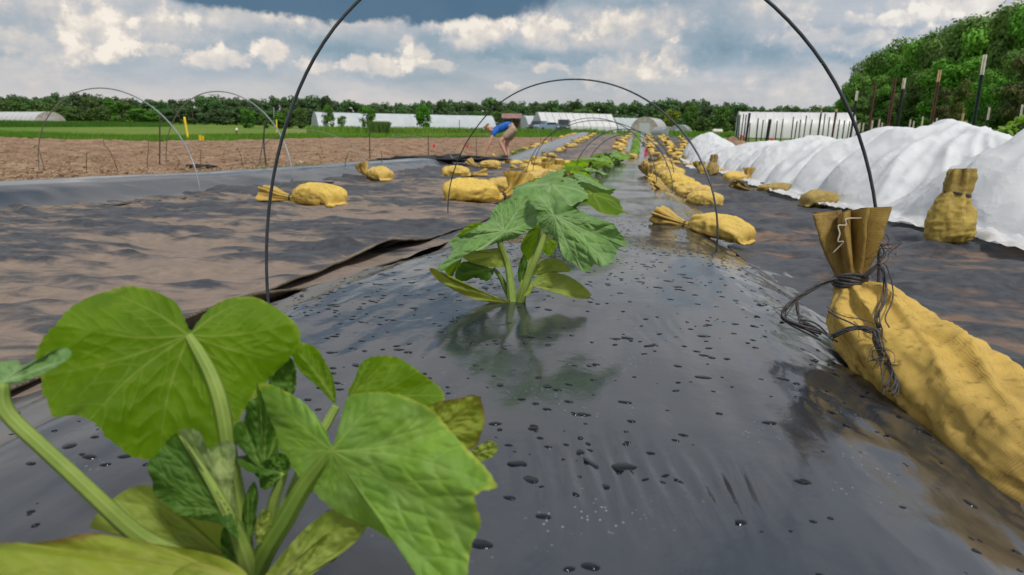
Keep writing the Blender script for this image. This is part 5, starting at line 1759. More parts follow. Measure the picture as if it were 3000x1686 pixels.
# folded leaf behind
traced_leaf([(845, 1000), (874, 1003), (920, 1015), (949, 1052), (973, 1099), (984, 1151), (982, 1182), (955, 1160), (920, 1120), (879, 1089), (858, 1052)], (978, 1172), .500, .1, .05, L_UNDER, **kw, serr=3.5, vw=3, nv=3,
            wave=.004, seed=17, veindirs=[(852, 1012), (900, 1060), (950, 1100)])
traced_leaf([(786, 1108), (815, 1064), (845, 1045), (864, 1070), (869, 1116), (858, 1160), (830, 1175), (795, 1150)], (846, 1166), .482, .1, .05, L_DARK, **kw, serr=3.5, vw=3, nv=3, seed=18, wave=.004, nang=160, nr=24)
stalk([(750, 1700, D1), (830, 1500, .470), (900, 1340, .486), (955, 1245, .497), (985, 1190, .502)], [.004, .0036, .0034, .0034, .0030], L_STEM, pl1, b1)
# dark crinkled leaf in the middle
traced_leaf([(751, 1122), (757, 1157), (722, 1186), (716, 1227), (687, 1245), (684, 1291), (716, 1309), (722, 1330), (693, 1344), (711, 1373), (745, 1390), (770, 1402), (812, 1352), (812, 1280), (786, 1215), (768, 1160)],
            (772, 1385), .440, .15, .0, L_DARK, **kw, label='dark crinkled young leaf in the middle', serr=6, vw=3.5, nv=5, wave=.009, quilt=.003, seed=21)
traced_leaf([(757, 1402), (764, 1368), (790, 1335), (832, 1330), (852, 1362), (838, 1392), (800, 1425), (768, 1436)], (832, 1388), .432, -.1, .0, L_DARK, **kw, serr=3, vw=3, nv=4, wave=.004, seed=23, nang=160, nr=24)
stalk([(752, 1690, D1), (792, 1530, .446), (806, 1460, .440), (834, 1384, .433)], [.0044, .0040, .0036, .0024], L_STEM, pl1, b1)
# young folded leaf: dark outer half and pale inner half meeting at the midrib
traced_leaf([(515, 1268), (495, 1285), (466, 1326), (436, 1352), (434, 1384), (446, 1410), (451, 1448), (483, 1478), (524, 1507), (582, 1524), (646, 1537), (700, 1580), (680, 1510), (640, 1450), (590, 1370), (545, 1300)],
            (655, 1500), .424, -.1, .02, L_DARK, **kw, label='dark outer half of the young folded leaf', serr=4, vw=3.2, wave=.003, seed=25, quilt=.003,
            veindirs=[(525, 1290), (480, 1310), (445, 1365), (455, 1440), (500, 1485), (570, 1510)])
traced_leaf([(520, 1262), (550, 1255), (582, 1265), (596, 1290), (606, 1315), (641, 1300), (670, 1291), (690, 1315), (682, 1408), (690, 1495), (700, 1570), (672, 1530), (640, 1465), (590, 1375), (548, 1305)],
            (676, 1500), .428, .12, .02, L_PALE, **kw, label='pale downy inner half of the young folded leaf', serr=3, vw=3.4, wave=.006, seed=27, quilt=.004,
            veindirs=[(530, 1275), (560, 1270), (600, 1330), (640, 1310), (670, 1310)])
stalk([(738, 1705, D1), (722, 1640, .440), (700, 1575, .432), (660, 1490, .424), (600, 1385, .422), (528, 1275, .424)], [.0062, .0056, .0046, .0034, .0022, .0010], L_STEM, pl1, b1)
# buds around the growing point
traced_leaf([(706, 1540), (712, 1480), (725, 1440), (745, 1412), (757, 1450), (752, 1500), (745, 1560), (725, 1600)], (728, 1590), .438, .1, .02, L_DARK, **kw, name='bud_leaf', serr=2.5, vw=3, nv=4, seed=31, wave=.004, nang=140, nr=22)
traced_leaf([(745, 1560), (752, 1520), (775, 1490), (792, 1510), (797, 1545), (780, 1585), (755, 1600)], (756, 1592), .436, .0, .02, L_COT, **kw, name='bud_leaf', serr=1.5, vw=3, nv=3, seed=33, wave=.003, nang=120, nr=20)
traced_leaf([(648, 1560), (662, 1540), (690, 1580), (712, 1640), (700, 1660), (660, 1640), (645, 1600)], (705, 1650), .442, .0, .02, L_DARK, **kw, name='bud_leaf', serr=2, vw=3, nv=3, seed=34, wave=.003, nang=120, nr=20)
# seed leaves at the base
traced_leaf([(262, 1547), (280, 1512), (326, 1466), (373, 1434), (419, 1422), (448, 1431), (495, 1478), (552, 1512), (646, 1536), (690, 1600), (690, 1640), (582, 1610), (466, 1590), (379, 1573), (320, 1562)],
            (690, 1650), .462, .06, -.05, L_COT, **kw, label='broad pale seed leaf behind the folded leaf', serr=.6, vw=5, nv=5, seed=35, quilt=.003, wave=.004, bulge=-.006)
traced_leaf([(-90, 1600), (0, 1591), (50, 1589), (87, 1591), (163, 1582), (221, 1568), (280, 1562), (361, 1574), (454, 1594), (553, 1609), (641, 1629), (699, 1658), (728, 1690), (700, 1720), (660, 1672), (582, 1648),
             (520, 1670), (470, 1715), (300, 1745), (100, 1750), (-90, 1720)],
            (690, 1690), .405, .16, -.25, L_COTY, **kw, label='long yellowing seed leaf along the bottom left', serr=.8, vw=6, nv=5, seed=37, quilt=.003, wave=.004)
traced_leaf([(775, 1690), (800, 1655), (862, 1582), (909, 1536), (967, 1495), (1020, 1500), (1062, 1528), (1074, 1546), (1040, 1540), (990, 1546), (932, 1584), (880, 1635), (835, 1690), (800, 1715)],
            (800, 1700), .432, -.02, .0, L_COT, **kw, label='arching pale seed leaf at the right of the stem', serr=.6, vw=5, nv=3, seed=39, quilt=.002, wave=.002, veindirs=[(1060, 1535), (960, 1515)])
traced_leaf([(825, 1715), (855, 1672), (909, 1612), (978, 1556), (1040, 1545), (1072, 1550), (1040, 1590), (990, 1631), (940, 1666), (909, 1690), (880, 1725)], (845, 1715), .425, -.02, .0, L_COT, **kw, serr=.6, vw=5, nv=3, seed=41,
            quilt=.002, wave=.002, veindirs=[(1060, 1555), (980, 1600)])
# leaf at the left edge with its thick stalk
traced_leaf([(-260, 1110), (-120, 1075), (0, 1061), (52, 1057), (64, 1070), (116, 1050), (165, 1024), (198, 1021), (210, 1041), (175, 1070), (116, 1099), (58, 1122), (0, 1134), (-130, 1165), (-260, 1160)],
            (10, 1118), .400, .02, -.3, L_BLOOM, **kw, label='blunt leaf tip reaching in from the left edge', serr=2, vw=4, nv=5, seed=43, wave=.003)
stalk([(715, 1710, D1), (600, 1668, .446), (500, 1620, .434), (431, 1585, .428), (370, 1540, .422), (291, 1466, .414), (204, 1384, .408), (116, 1303, .404), (40, 1232, .402), (8, 1180, .401), (10, 1122, .400)],
      [.0060, .0056, .0054, .0052, .0050, .0047, .0044, .0042, .0042, .0044, .0030], L_STEM, pl1, b1)
# dark planting hole under the stem
def plant_hole(p, r=.05, seed=0):
    k = 30; V = [p + np.array([0, 0, .004])]
    for ring, rr in enumerate((.6, 1.0)):
        for i in range(k):
            a = i / k * 2 * math.pi; q_ = r * rr * (1 + .25 * vn(np.array(math.cos(a) * 1.5 + seed), np.array(math.sin(a) * 1.5), seed))
            x, y = p[0] + q_ * math.cos(a), p[1] + q_ * math.sin(a)
            s, t = st_of(x, y)
            V.append(np.array([x, y, float(ZC + prof(s) - .12 + bed_bump(t)) + .0045 + .004 * ring * abs(math.sin(a * 3 + seed))]))
    F = [(0, 1 + i, 1 + (i + 1) % k) for i in range(k)] + [(1 + i, 1 + k + i, 1 + k + (i + 1) % k, 1 + (i + 1) % k) for i in range(k)]
    return V, F


M_HOLE = simple('hole_soil', (.020, .014, .010), .95, 60, .6)
v, f = plant_hole(b1, .055, 2)
obj('planting_hole', v, f, M_HOLE, pl1, b1)

# ---- the second plant, in focus
b2 = gp(1508, 888)
D2 = depth_of(b2)
pl2 = thing('squash_plant', 'young squash plant in the middle of the bed with two big silvery leaves', 'squash plant', b2)
kw = dict(parent=pl2, base=b2)
traced_leaf([(1556, 548), (1587, 554), (1623, 574), (1664, 600), (1706, 621), (1758, 642), (1799, 657), (1809, 673), (1830, 699), (1833, 722), (1812, 727), (1804, 750), (1789, 771), (1758, 781), (1742, 774), (1727, 792),
             (1706, 797), (1696, 781), (1659, 761), (1644, 740), (1639, 719), (1618, 693), (1590, 678), (1574, 647), (1569, 616), (1551, 579)],
            (1622, 628), D2 * .965, -.10, -.20, L_BLOOM, **kw, label='large drooping silvery leaf on the right', serr=3.2, vw=1.9, nang=400, nr=64, quilt=.008, wave=.012, bulge=.015, seed=51,
            veindirs=[(1558, 560), (1600, 565), (1820, 705), (1775, 768), (1706, 785), (1650, 735), (1600, 672), (1740, 645), (1580, 630)])
traced_leaf([(1556, 574), (1514, 577), (1473, 590), (1447, 611), (1431, 647), (1411, 657), (1369, 683), (1318, 704), (1326, 730), (1312, 756), (1286, 781), (1292, 795), (1330, 768), (1359, 742), (1411, 732), (1457, 712),
             (1509, 700), (1540, 680), (1571, 660), (1576, 621)],
            (1478, 678), D2 * .985, .10, -.22, L_BLOOM, **kw, label='large drooping silvery leaf on the left', serr=3.0, vw=1.9, nang=400, nr=64, quilt=.008, wave=.012, bulge=.012, seed=53,
            veindirs=[(1300, 775), (1325, 712), (1400, 672), (1440, 640), (1470, 600), (1540, 585), (1565, 640), (1510, 695)])
traced_leaf([(1352, 742), (1390, 734), (1431, 730), (1463, 728), (1484, 755), (1480, 781), (1431, 783), (1390, 772), (1362, 760)], (1474, 742), D2 * 1.0, .05, .1, L_COT, **kw, serr=1, vw=2.4, nv=4, seed=55, nang=160, nr=24, wave=.004)
traced_leaf([(1334, 790), (1345, 775), (1369, 766), (1411, 778), (1446, 792), (1431, 823), (1400, 816), (1380, 816), (1364, 824), (1336, 820)], (1438, 790), D2 * 1.01, .05, .1, L_DARK, **kw, serr=3, vw=2.0, nv=4, seed=57, nang=180, nr=26, wave=.008)
traced_leaf([(1284, 781), (1310, 764), (1335, 748), (1352, 748), (1348, 780), (1330, 800), (1320, 820), (1308, 800)], (1348, 752), D2 * .99, .05, .1, L_UNDER, **kw, serr=4, vw=2.0, nv=4, seed=58, nang=160, nr=22, wave=.008)
traced_leaf([(1350, 690), (1330, 700), (1365, 665), (1395, 652), (1413, 655), (1400, 672), (1370, 684)], (1405, 665), D2 * 1.04, .05, .1, L_UNDER, **kw, serr=3, vw=2.0, nv=3, seed=59, nang=120, nr=18, wave=.004)
traced_leaf([(1582, 655), (1556, 668), (1530, 709), (1525, 730), (1540, 757), (1556, 766), (1576, 742), (1590, 693)], (1582, 668), D2 * 1.02, .05, .1, L_UNDER, **kw, serr=2.4, vw=2.2, nv=4, seed=61, nang=160, nr=24, wave=.006)
traced_leaf([(1595, 690), (1628, 706), (1634, 712), (1623, 740), (1606, 749), (1586, 730)], (1594, 700), D2 * 1.03, .05, .1, L_UNDER, **kw, serr=1.5, vw=2.0, nv=3, seed=63, nang=120, nr=18)
traced_leaf([(1516, 800), (1524, 765), (1535, 745), (1545, 770), (1540, 800), (1532, 822), (1520, 825)], (1526, 825), D2 * 1.005, .05, .1, L_DARK, **kw, name='bud_leaf', serr=1.5, vw=1.8, nv=3, seed=64, nang=120, nr=18, wave=.004)
# seed leaves lying on the film
traced_leaf([(1258, 786), (1276, 789), (1307, 812), (1349, 838), (1390, 856), (1437, 864), (1478, 878), (1495, 890), (1482, 895), (1431, 886), (1380, 874), (1323, 847), (1281, 820), (1261, 798)],
            (1482, 886), D2 * .985, .02, .25, L_COTY, **kw, label='long narrow seed leaf lying to the left', serr=.5, vw=2.6, nv=2, seed=65, nang=200, nr=34, wave=.003, veindirs=[(1275, 798), (1380, 864)])
traced_leaf([(1532, 866), (1545, 850), (1560, 823), (1582, 807), (1613, 799), (1659, 807), (1696, 828), (1727, 856), (1729, 869), (1711, 876), (1670, 872), (1628, 854), (1600, 828), (1570, 836), (1550, 866)],
            (1560, 838), D2 * .975, .0, -.1, L_COT, **kw, label='pale seed leaf curling over on the right', serr=.5, vw=2.8, nv=3, seed=67, nang=200, nr=34, wave=.004, veindirs=[(1715, 864), (1620, 815)])
traced_leaf([(1556, 810), (1570, 782), (1590, 763), (1618, 757), (1649, 766), (1670, 787), (1664, 797), (1618, 796), (1580, 808)], (1566, 806), D2 * 1.0, .05, .2, L_COT, **kw, serr=.6, vw=2.4, nv=3, seed=69, nang=150, nr=22, wave=.003)
stalk([(1502, 890, D2), (1498, 850, D2), (1493, 810, D2), (1484, 765, D2), (1464, 709, D2 * .99), (1474, 682, D2 * .988)], [.0085, .0074, .0066, .0058, .0052, .0035], L_STEM, pl2, b2)
stalk([(1524, 888, D2), (1534, 850, D2 * .99), (1551, 802, D2 * .985), (1576, 745, D2 * .98), (1596, 688, D2 * .98), (1618, 634, D2 * .975)], [.0085, .0074, .0066, .0058, .0050, .0035], L_STEM, pl2, b2)
stalk([(1498, 880, D2), (1483, 848, D2 * 1.01), (1465, 810, D2 * 1.01), (1445, 786, D2 * 1.01)], [.006, .005, .0042, .0028], L_STEMD, pl2, b2)
stalk([(1516, 885, D2), (1540, 800, D2 * 1.01), (1575, 720, D2 * 1.015), (1584, 668, D2 * 1.02)], [.005, .0042, .0036, .0025], L_STEM, pl2, b2)
stalk([(1520, 885, D2), (1555, 790, D2 * 1.02), (1595, 702, D2 * 1.03)], [.004, .003, .002], L_STEM, pl2, b2)
v, f = plant_hole(b2, .06, 5)
obj('planting_hole', v, f, M_HOLE, pl2, b2)


# ---- the plants further along the row
def gen_leaf(R, seed, na=64, nr=12, cup=.2, droop=.35):
    th = np.linspace(-math.pi, math.pi, na, endpoint=False)
    r = R * (.80 + .20 * np.cos(th) + .05 * np.cos(5 * th)) * (1 - .80 * np.exp(-((np.abs(th) - math.pi) / .16) ** 2))
    r = r * (1 + .035 * np.sin(th * 23 + seed))
    rho = np.linspace(0, 1, nr)
    X = rho[:, None] * (r * np.cos(th))[None]; Y = rho[:, None] * (r * np.sin(th))[None]
    k = rho[:, None]
    Z = cup * np.abs(Y) * .55 * (1 - k * .2) - droop * (k ** 2) * R * .55 + .05 * R * k * np.sin(th * 5 + seed)[None] + .035 * R * fbm(X / R * 3 + seed, Y / R * 3, seed, 3)
    vd = np.full(X.shape, 9.0)
    for a in (-2.3, -1.45, -.72, 0, .72, 1.45, 2.3):
        d = np.abs(-X * math.sin(a) + Y * math.cos(a)); on_ = (X * math.cos(a) + Y * math.sin(a)) > 0
        vd = np.where(on_, np.minimum(vd, d), vd)
    return np.stack([X, Y, Z], -1), grid_faces(nr, na, True), np.exp(-(vd / (R * .03)) ** 2), np.tile(rho[:, None], (1, na))


def rotm(az_, tilt):
    ca, sa, ct, st = math.cos(az_), math.sin(az_), math.cos(tilt), math.sin(tilt)
    return np.array([[ca, -sa, 0], [sa, ca, 0], [0, 0, 1]]) @ np.array([[ct, 0, st], [0, 1, 0], [-st, 0, ct]])


def gen_plant(label, seed, group=None, nl=7):
    rg = np.random.default_rng(seed)
    t = thing('squash_plant', label, 'squash plant', group=group)
    for k in range(nl):
        a = k * 2.4 + rg.uniform(-.4, .4); big = k < nl - 2
        L = rg.uniform(.13, .21) if big else rg.uniform(.06, .10)
        R = rg.uniform(.085, .125) if big else rg.uniform(.045, .06)
        lean = rg.uniform(.35, .85)
        tip = np.array([math.cos(a) * L * math.sin(lean), math.sin(a) * L * math.sin(lean), L * math.cos(lean) + .02])
        V, F, ve, rh = gen_leaf(R, seed * 10 + k)
        V = V @ rotm(a, rg.uniform(.15, .8)).T + tip
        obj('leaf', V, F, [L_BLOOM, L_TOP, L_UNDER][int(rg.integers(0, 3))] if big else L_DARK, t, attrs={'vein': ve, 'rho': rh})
        v, f = tube(spline([(0, 0, -.01), tip * .5 + np.array([0, 0, .02]), tip], 10), np.linspace(.0065, .0035, 10), 8)
        obj('stalk', v, f, L_STEM, t, attrs={'vein': np.full(len(v), .3), 'rho': np.full(len(v), .3)})
    return t


GP = [gen_plant('x', 71 + k) for k in range(4)]
gused = set()


def put_plant(k, p, rz, label, sc=1.0, group=None):
    pr = GP[k % 4]
    if k % 4 not in gused:
        gused.add(k % 4)
        pr.location = tuple(p); pr.rotation_euler = (0, 0, rz); pr.scale = (sc,) * 3; pr['label'] = label
        if group: pr['group'] = group
        return pr
    return dup(pr, p, rz, sc, label, group)


put_plant(0, gp(1628, 690), 1.0, 'squash plant half hidden right behind the silvery leaved one', 1.25)
put_plant(1, gp(1662, 606), 2.2, 'squash plant whose single leaves show above the silvery leaf', 1.15)
put_plant(2, gp(1695, 548), 3.6, 'squash plant standing clear at the near end of the green row', 1.35)
put_plant(3, gp(1722, 522), .6, 'second plant of the green row behind the silvery plant', 1.35)
put_plant(0, gp(1748, 506), 4.1, 'third plant of the green row behind the silvery plant', 1.35)
put_plant(1, gp(1768, 497), 5.3, 'fourth plant of the green row behind the silvery plant', 1.35)
ps, pt = st_of(*gp(1782, 490)[:2])
s0 = ps
tt = pt
i = 0
while s0 < 15.5:
    put_plant(i, on(s0, tt + .05 * random.uniform(-1, 1)), random.uniform(0, 6), 'small squash plant in the receding green row on the bed', random.uniform(1.2, 1.45), 'squash plants receding along the bed')
    s0 += .62; i += 1
    tt = tt * .93 + .0
# tiny plants on the far rise
tv, tf = [], []
rg = np.random.default_rng(3)
parts_ = []
for k in range(7):
    V, F, ve, rh = gen_leaf(.10, k, 12, 4)
    a = k * 2.4
    V = V @ rotm(a, .5).T + np.array([math.cos(a) * .09, math.sin(a) * .09, .12 + .02 * (k % 3)])
    parts_.append((V.reshape(-1, 3), F))
v, f = join(parts_)
tiny = obj('squash_plant', v, f, L_TOP, smooth=True)
tag(tiny, 'tiny far squash plant in the green line on the far rise', 'squash plant', 'squash plants on the far rise')
first = True
for s0 in np.arange(25.5, 51.5, .62):
    p = on(s0, .0 + random.uniform(-.06, .06))
    if first:
        tiny.location = tuple(p); first = False
    else:
        o = tiny.copy(); COL.objects.link(o); o.location = tuple(p); o.rotation_euler = (0, 0, random.uniform(0, 6)); o.scale = (random.uniform(1.0, 1.3),) * 3
# ------------------------------------------------------------------ seedlings on the left bed
M_TWIG = simple('dry_stem', (.075, .055, .03), .8, 60, .4)
L_SMALL = mat_leaf('seedling_leaf', (.085, .18, .02), (.05, .12, .015), (.2, .3, .05), .3, (.2, .38, .02), .5)
L_GREYG = mat_leaf('seedling_leaf_grey', (.16, .25, .13), (.10, .18, .08), (.25, .33, .2), .3, (.2, .36, .1), .5)
L_WILT = mat_leaf('seedling_leaf_wilted', (.35, .22, .02), (.22, .13, .015), (.3, .2, .05), .3, (.4, .28, .02), .6)


def seedling(px, py, label, stem, leaves):
    """stem: offsets in photo px from the foot; leaves: (dx, dy, radius m, tilt, mat)"""
    p = gp(px, py); d = depth_of(p)
    t = thing('seedling', label, 'seedling', p)
    pts = [p - np.array([0, 0, .02])] + [at(px + a, py + b, d) for a, b in stem]
    v, f = tube(spline(pts, 16), np.linspace(.006, .0035, 16), 7)
    obj('stem', v, f, M_TWIG, t, p)
    for k, (a, b, R, tl, m) in enumerate(leaves):
        V, F, ve, rh = gen_leaf(R, k + int(px), 28, 7)
        V = V @ rotm(math.pi if a < 0 else 0.0, tl).T + at(px + a, py + b, d)
        obj('leaf', V, F, m, t, p, attrs={'vein': ve, 'rho': rh})


seedling(137, 515, 'thin seedling with one leaf tilting left, crossing the leftmost hoop leg', [(-10, -30), (-18, -60), (-25, -85)], [(-32, -88, .035, .5, L_SMALL)])
seedling(253, 512, 'straight thin seedling with one small flat leaf on top', [(0, -30), (1, -52), (2, -64)], [(6, -66, .03, .2, L_SMALL)])
seedling(348, 506, 'leaning seedling with a yellow upper stem and two dry tips', [(-16, -40), (-30, -68), (-42, -80), (-46, -98)], [(-52, -90, .02, .6, L_WILT), (-40, -100, .018, 1.2, L_SMALL)])
seedling(437, 505, 'seedling with a curled orange wilted leaf', [(-6, -30), (-3, -60), (-2, -98)], [(-22, -58, .025, 1.2, L_WILT), (-4, -102, .022, .1, L_SMALL)])
seedling(520, 498, 'short bent twig left of the dark film edge', [(2, -14), (5, -26), (-4, -38)], [(-5, -40, .014, .6, L_SMALL)])
seedling(588, 488, 'short thin twig above the dark film edge', [(-1, -22), (1, -44), (2, -50)], [(1, -50, .014, .6, L_SMALL)])
seedling(710, 486, 'seedling with a broad pale grey green leaf', [(-2, -18), (-6, -34), (-14, -46)], [(-16, -50, .045, .9, L_GREYG), (-4, -44, .025, .8, L_GREYG)])
seedling(757, 490, 'low green seedling at the foot of the thin rod', [(0, -4), (1, -8), (2, -10)], [(3, -6, .04, .5, L_SMALL), (-4, -4, .035, .5, L_SMALL)])
seedling(779, 487, 'small dark seedling at the foot of the bent stake', [(0, -6), (-1, -12), (-3, -16)], [(-4, -15, .04, .8, L_SMALL)])
seedling(940, 480, 'seedling with two green leaves behind the left bed', [(1, -10), (-2, -20), (-8, -30)], [(-12, -30, .045, .9, L_SMALL), (6, -36, .035, .7, L_SMALL)])
seedling(1010, 482, 'slender leaning seedling left of the upright necked bag', [(4, -14), (8, -28), (12, -38)], [(18, -40, .032, .7, L_SMALL), (8, -52, .025, .6, L_SMALL)])
seedling(1118, 475, 'thin seedling right of the upright necked bag', [(1, -12), (-1, -24), (-2, -32)], [(-2, -30, .035, .8, L_SMALL)])
seedling(1330, 455, 'small seedling by the black film heap', [(0, -8), (2, -14), (3, -18)], [(5, -18, .03, .7, L_SMALL)])

# ------------------------------------------------------------------ vine at the right edge
vb = loc(2950, 8.6)
vt = thing('climbing_vine', 'bright green vine climbing behind the white cover at the right edge', 'vine', vb)
dV = depth_of(vb)
VS = [[(2960, 470), (2930, 420), (2900, 392), (2860, 400), (2840, 420)], [(2965, 470), (2955, 400), (2962, 360), (2985, 340), (3010, 330)],
      [(2940, 470), (2900, 430), (2880, 425), (2850, 440)], [(2985, 470), (2990, 420), (2975, 380), (2940, 372), (2905, 380)], [(2960, 470), (2975, 430), (3010, 400), (3040, 390)]]
rg = np.random.default_rng(8)
tb = []
for s_v in VS:
    P = spline([at(a, b, dV) for a, b in s_v], 40)
    P += np.cumsum(rg.normal(size=P.shape) * .004, axis=0)
    tb.append(tube(P, .006, 6))
    for i in range(6, 40, 3):
        for _ in range(2):
            R = rg.uniform(.035, .065)
            V, F, ve, rh = gen_leaf(R, int(rg.integers(99)), 24, 6)
            V = V @ rotm(rg.uniform(0, 6.28), rg.uniform(.2, 1.2)).T + P[i] + rg.normal(size=3) * .035
            obj('leaf', V, F, L_VINE if 'L_VINE' in globals() else L_COT, vt, vb, attrs={'vein': ve, 'rho': rh})
v, f = join(tb)
obj('stem', v, f, L_STEM, vt, vb, attrs={'vein': np.full(len(v), .3), 'rho': np.full(len(v), .3)})

# ------------------------------------------------------------------ grass, weeds, straw, water drops
def blades(n, area, h, w_, mat, name, label, seed, cat='grass', lean=.35):
    rg = np.random.default_rng(seed)
    P = area(rg, n)
    hh = h * rg.uniform(.5, 1.25, n); a = rg.uniform(0, 6.28, n)
    dx = np.stack([np.cos(a), np.sin(a), np.zeros(n)], -1) * (w_ * rg.uniform(.6, 1.4, n))[:, None]
    b_ = rg.uniform(0, 6.28, n)
    ln = np.stack([np.cos(b_), np.sin(b_), np.zeros(n)], -1) * (hh * lean * rg.uniform(.2, 1, n))[:, None]
    up = np.array([0, 0, 1.0])
    v = np.stack([P - dx, P + dx, P + ln * .45 + dx * .6 + up * (hh * .62)[:, None], P + ln + up * hh[:, None], P + ln * .45 - dx * .6 + up * (hh * .62)[:, None]], 1)
    F = np.arange(n * 5).reshape(-1, 5)
    o = obj(name, v.reshape(-1, 3), F, mat, smooth=False)
    return tag(o, label, cat, kind='stuff')


def px_area(x0, x1, y0, y1, dz=0.0):
    def f(rg, n):
        xs = rg.uniform(x0, x1, n); k = rg.uniform(0, 1, n)
        out = np.zeros((n, 3))
        gxs = np.linspace(x0, x1, 24); A = np.array([gp(x, (y0 if np.isscalar(y0) else np.interp(x, *y0))) for x in gxs]); B = np.array([gp(x, (y1 if np.isscalar(y1) else np.interp(x, *y1))) for x in gxs])
        for c in (0, 1):
            out[:, c] = np.interp(xs, gxs, A[:, c]) * (1 - k) + np.interp(xs, gxs, B[:, c]) * k
        s, t = st_of(out[:, 0], out[:, 1])
        out[:, 2] = ZC + ground_rel(s, t) - .05 + dz
        return out
    return f


M_GRASS = mat_leafage('grass_blades', (.19, .34, .032), (.08, .18, .018), .0, .25)
M_GRASSD = mat_leafage('tall_grass_blades', (.10, .22, .024), (.05, .12, .015), .0, .3)
M_GRASSY = mat_leafage('seeding_grass', (.28, .36, .065), (.17, .26, .04), .0, .3)
FX = [p[0] for p in SOIL_FAR]; FY = [p[1] for p in SOIL_FAR]
blades(26000, px_area(-60, 1720, (FX, [y - .5 for y in FY]), (FX, [y - 14 for y in FY])), .20, .018, M_GRASS, 'grass', 'short bright grass along the far edge of the soil', 1)
blades(16000, px_area(-60, 500, 372, 366), .62, .02, M_GRASSD, 'tall_grass', 'band of taller dark grass in the left meadow', 2)
blades(12000, px_area(-60, 900, 366, 361.5), .50, .05, M_GRASSY, 'tall_grass', 'pale seeding grass before the left white tunnel', 3)
blades(9000, px_area(900, 1960, 392, 386), .55, .05, M_GRASS, 'grass', 'rough green weeds before the white tunnels', 4)
blades(4000, px_area(1085, 1140, 392, 386), .9, .05, M_GRASSD, 'tall_grass', 'dark clump of tall weeds beside the young trees', 5)
blades(9000, px_area(1960, 2600, 402, 394), .45, .04, M_GRASS, 'grass', 'green weeds at the foot of the big smooth white tunnel', 6)


def right_area(rg, n):
    s = rg.uniform(4, 30, n); t = 3.7 + rg.uniform(0, 1, n) ** 1.3 * 7
    x, y = xy_of(s, t)
    return np.stack([x, y, ZC + ground_rel(s, t) - .05], -1)


blades(22000, right_area, .34, .011, M_GRASSD, 'weeds', 'green weeds behind the white row cover', 7, 'weeds')
# weeds along the back of the left bed
def lb_area(rg, n):
    c = rg.integers(0, 40, n); s = 8 + 22 * rg.uniform(0, 1, 40)[c] + rg.normal(size=n) * .12; t = -4.62 + rg.normal(size=n) * .07
    x, y = xy_of(s, t)
    return np.stack([x, y, ZC + ground_rel(s, t) + .02], -1)


blades(2600, lb_area, .10, .010, M_GRASS, 'weeds', 'small green weeds along the back edge of the left bed', 8, 'weeds')
# straw and stubble lying on the tilled soil
M_STRAW = simple('straw', (.42, .31, .18), .9, 3, .45, (.20, .13, .08), coord=3)
rg = np.random.default_rng(17)
ns = 26000
px_s = rg.uniform(-60, 1700, ns)
idx = np.clip(((px_s + 380) / (1712 + 380) * (len(pxs) - 1)).astype(int), 0, len(pxs) - 1)
kk_ = (rg.uniform(0, 1, ns) ** 1.25 * (K - 2)).astype(int)
P = np.stack([sx_[idx, kk_], sy_[idx, kk_], sz_[idx, kk_]], -1) + rg.normal(size=(ns, 3)) * np.array([.08, .08, .004]) + np.array([0, 0, .012])
a = rg.uniform(0, 6.28, ns); el_ = rg.normal(size=ns) * .35 + .1
L = rg.uniform(.008, .034, ns); wd_ = rg.uniform(.002, .006, ns)
dirv = np.stack([np.cos(a) * np.cos(el_), np.sin(a) * np.cos(el_), np.sin(el_)], -1) * L[:, None]
sdv = np.stack([-np.sin(a), np.cos(a), 0 * a + .5], -1) * wd_[:, None]
V = np.stack([P - dirv - sdv, P + dirv - sdv, P + dirv + sdv, P - dirv + sdv], 1)
st_o = obj('straw', V.reshape(-1, 3), np.arange(ns * 4).reshape(-1, 4), M_STRAW, smooth=False)
tag(st_o, 'bits of straw and stubble scattered on the tilled soil', 'straw', kind='stuff')
# clods
ncl = 2600
px_s = rg.uniform(-60, 1700, ncl); idx = np.clip(((px_s + 380) / (1712 + 380) * (len(pxs) - 1)).astype(int), 0, len(pxs) - 1)
kk_ = (rg.uniform(0, 1, ncl) ** 1.3 * (K - 2)).astype(int)
P = np.stack([sx_[idx, kk_], sy_[idx, kk_], sz_[idx, kk_]], -1) + rg.normal(size=(ncl, 3)) * np.array([.08, .08, .0])
ico = np.array([(0, 0, 1), (.9, 0, .3), (.28, .85, .3), (-.72, .53, .3), (-.72, -.53, .3), (.28, -.85, .3), (.72, .53, -.3), (-.28, .85, -.3), (-.9, 0, -.3), (-.28, -.85, -.3), (.72, -.53, -.3)])
icf = [(0, 1, 2), (0, 2, 3), (0, 3, 4), (0, 4, 5), (0, 5, 1), (1, 6, 2), (2, 6, 7), (2, 7, 3), (3, 7, 8), (3, 8, 4), (4, 8, 9), (4, 9, 5), (5, 9, 10), (5, 10, 1), (1, 10, 6)]
sz = rg.uniform(.012, .045, ncl)[:, None, None]
V = P[:, None] + ico[None] * sz * rg.uniform(.6, 1.3, (ncl, 11, 1)) * np.array([1, 1, .7])
Fi = (np.array(icf)[None] + (np.arange(ncl) * 11)[:, None, None]).reshape(-1, 3)
tag(obj('soil_clods', V.reshape(-1, 3), Fi, M_SOIL, smooth=False), 'loose clods lying on the tilled soil', 'soil clods', kind='stuff')

# water drops standing on the film
m, n = mk('water_drop')
b = n.n('ShaderNodeBsdfPrincipled', Roughness=.03)
b.node.inputs['Base Color'].default_value = (.008, .010, .014, 1)
b.node.inputs['IOR'].default_value = 1.33
fin(n, b)
M_DROP = m


def film_h(s, t):
    x, y = xy_of(s, t)
    z, _ = film_z(s, t, x, y)
    return np.stack([x, y, z], -1)


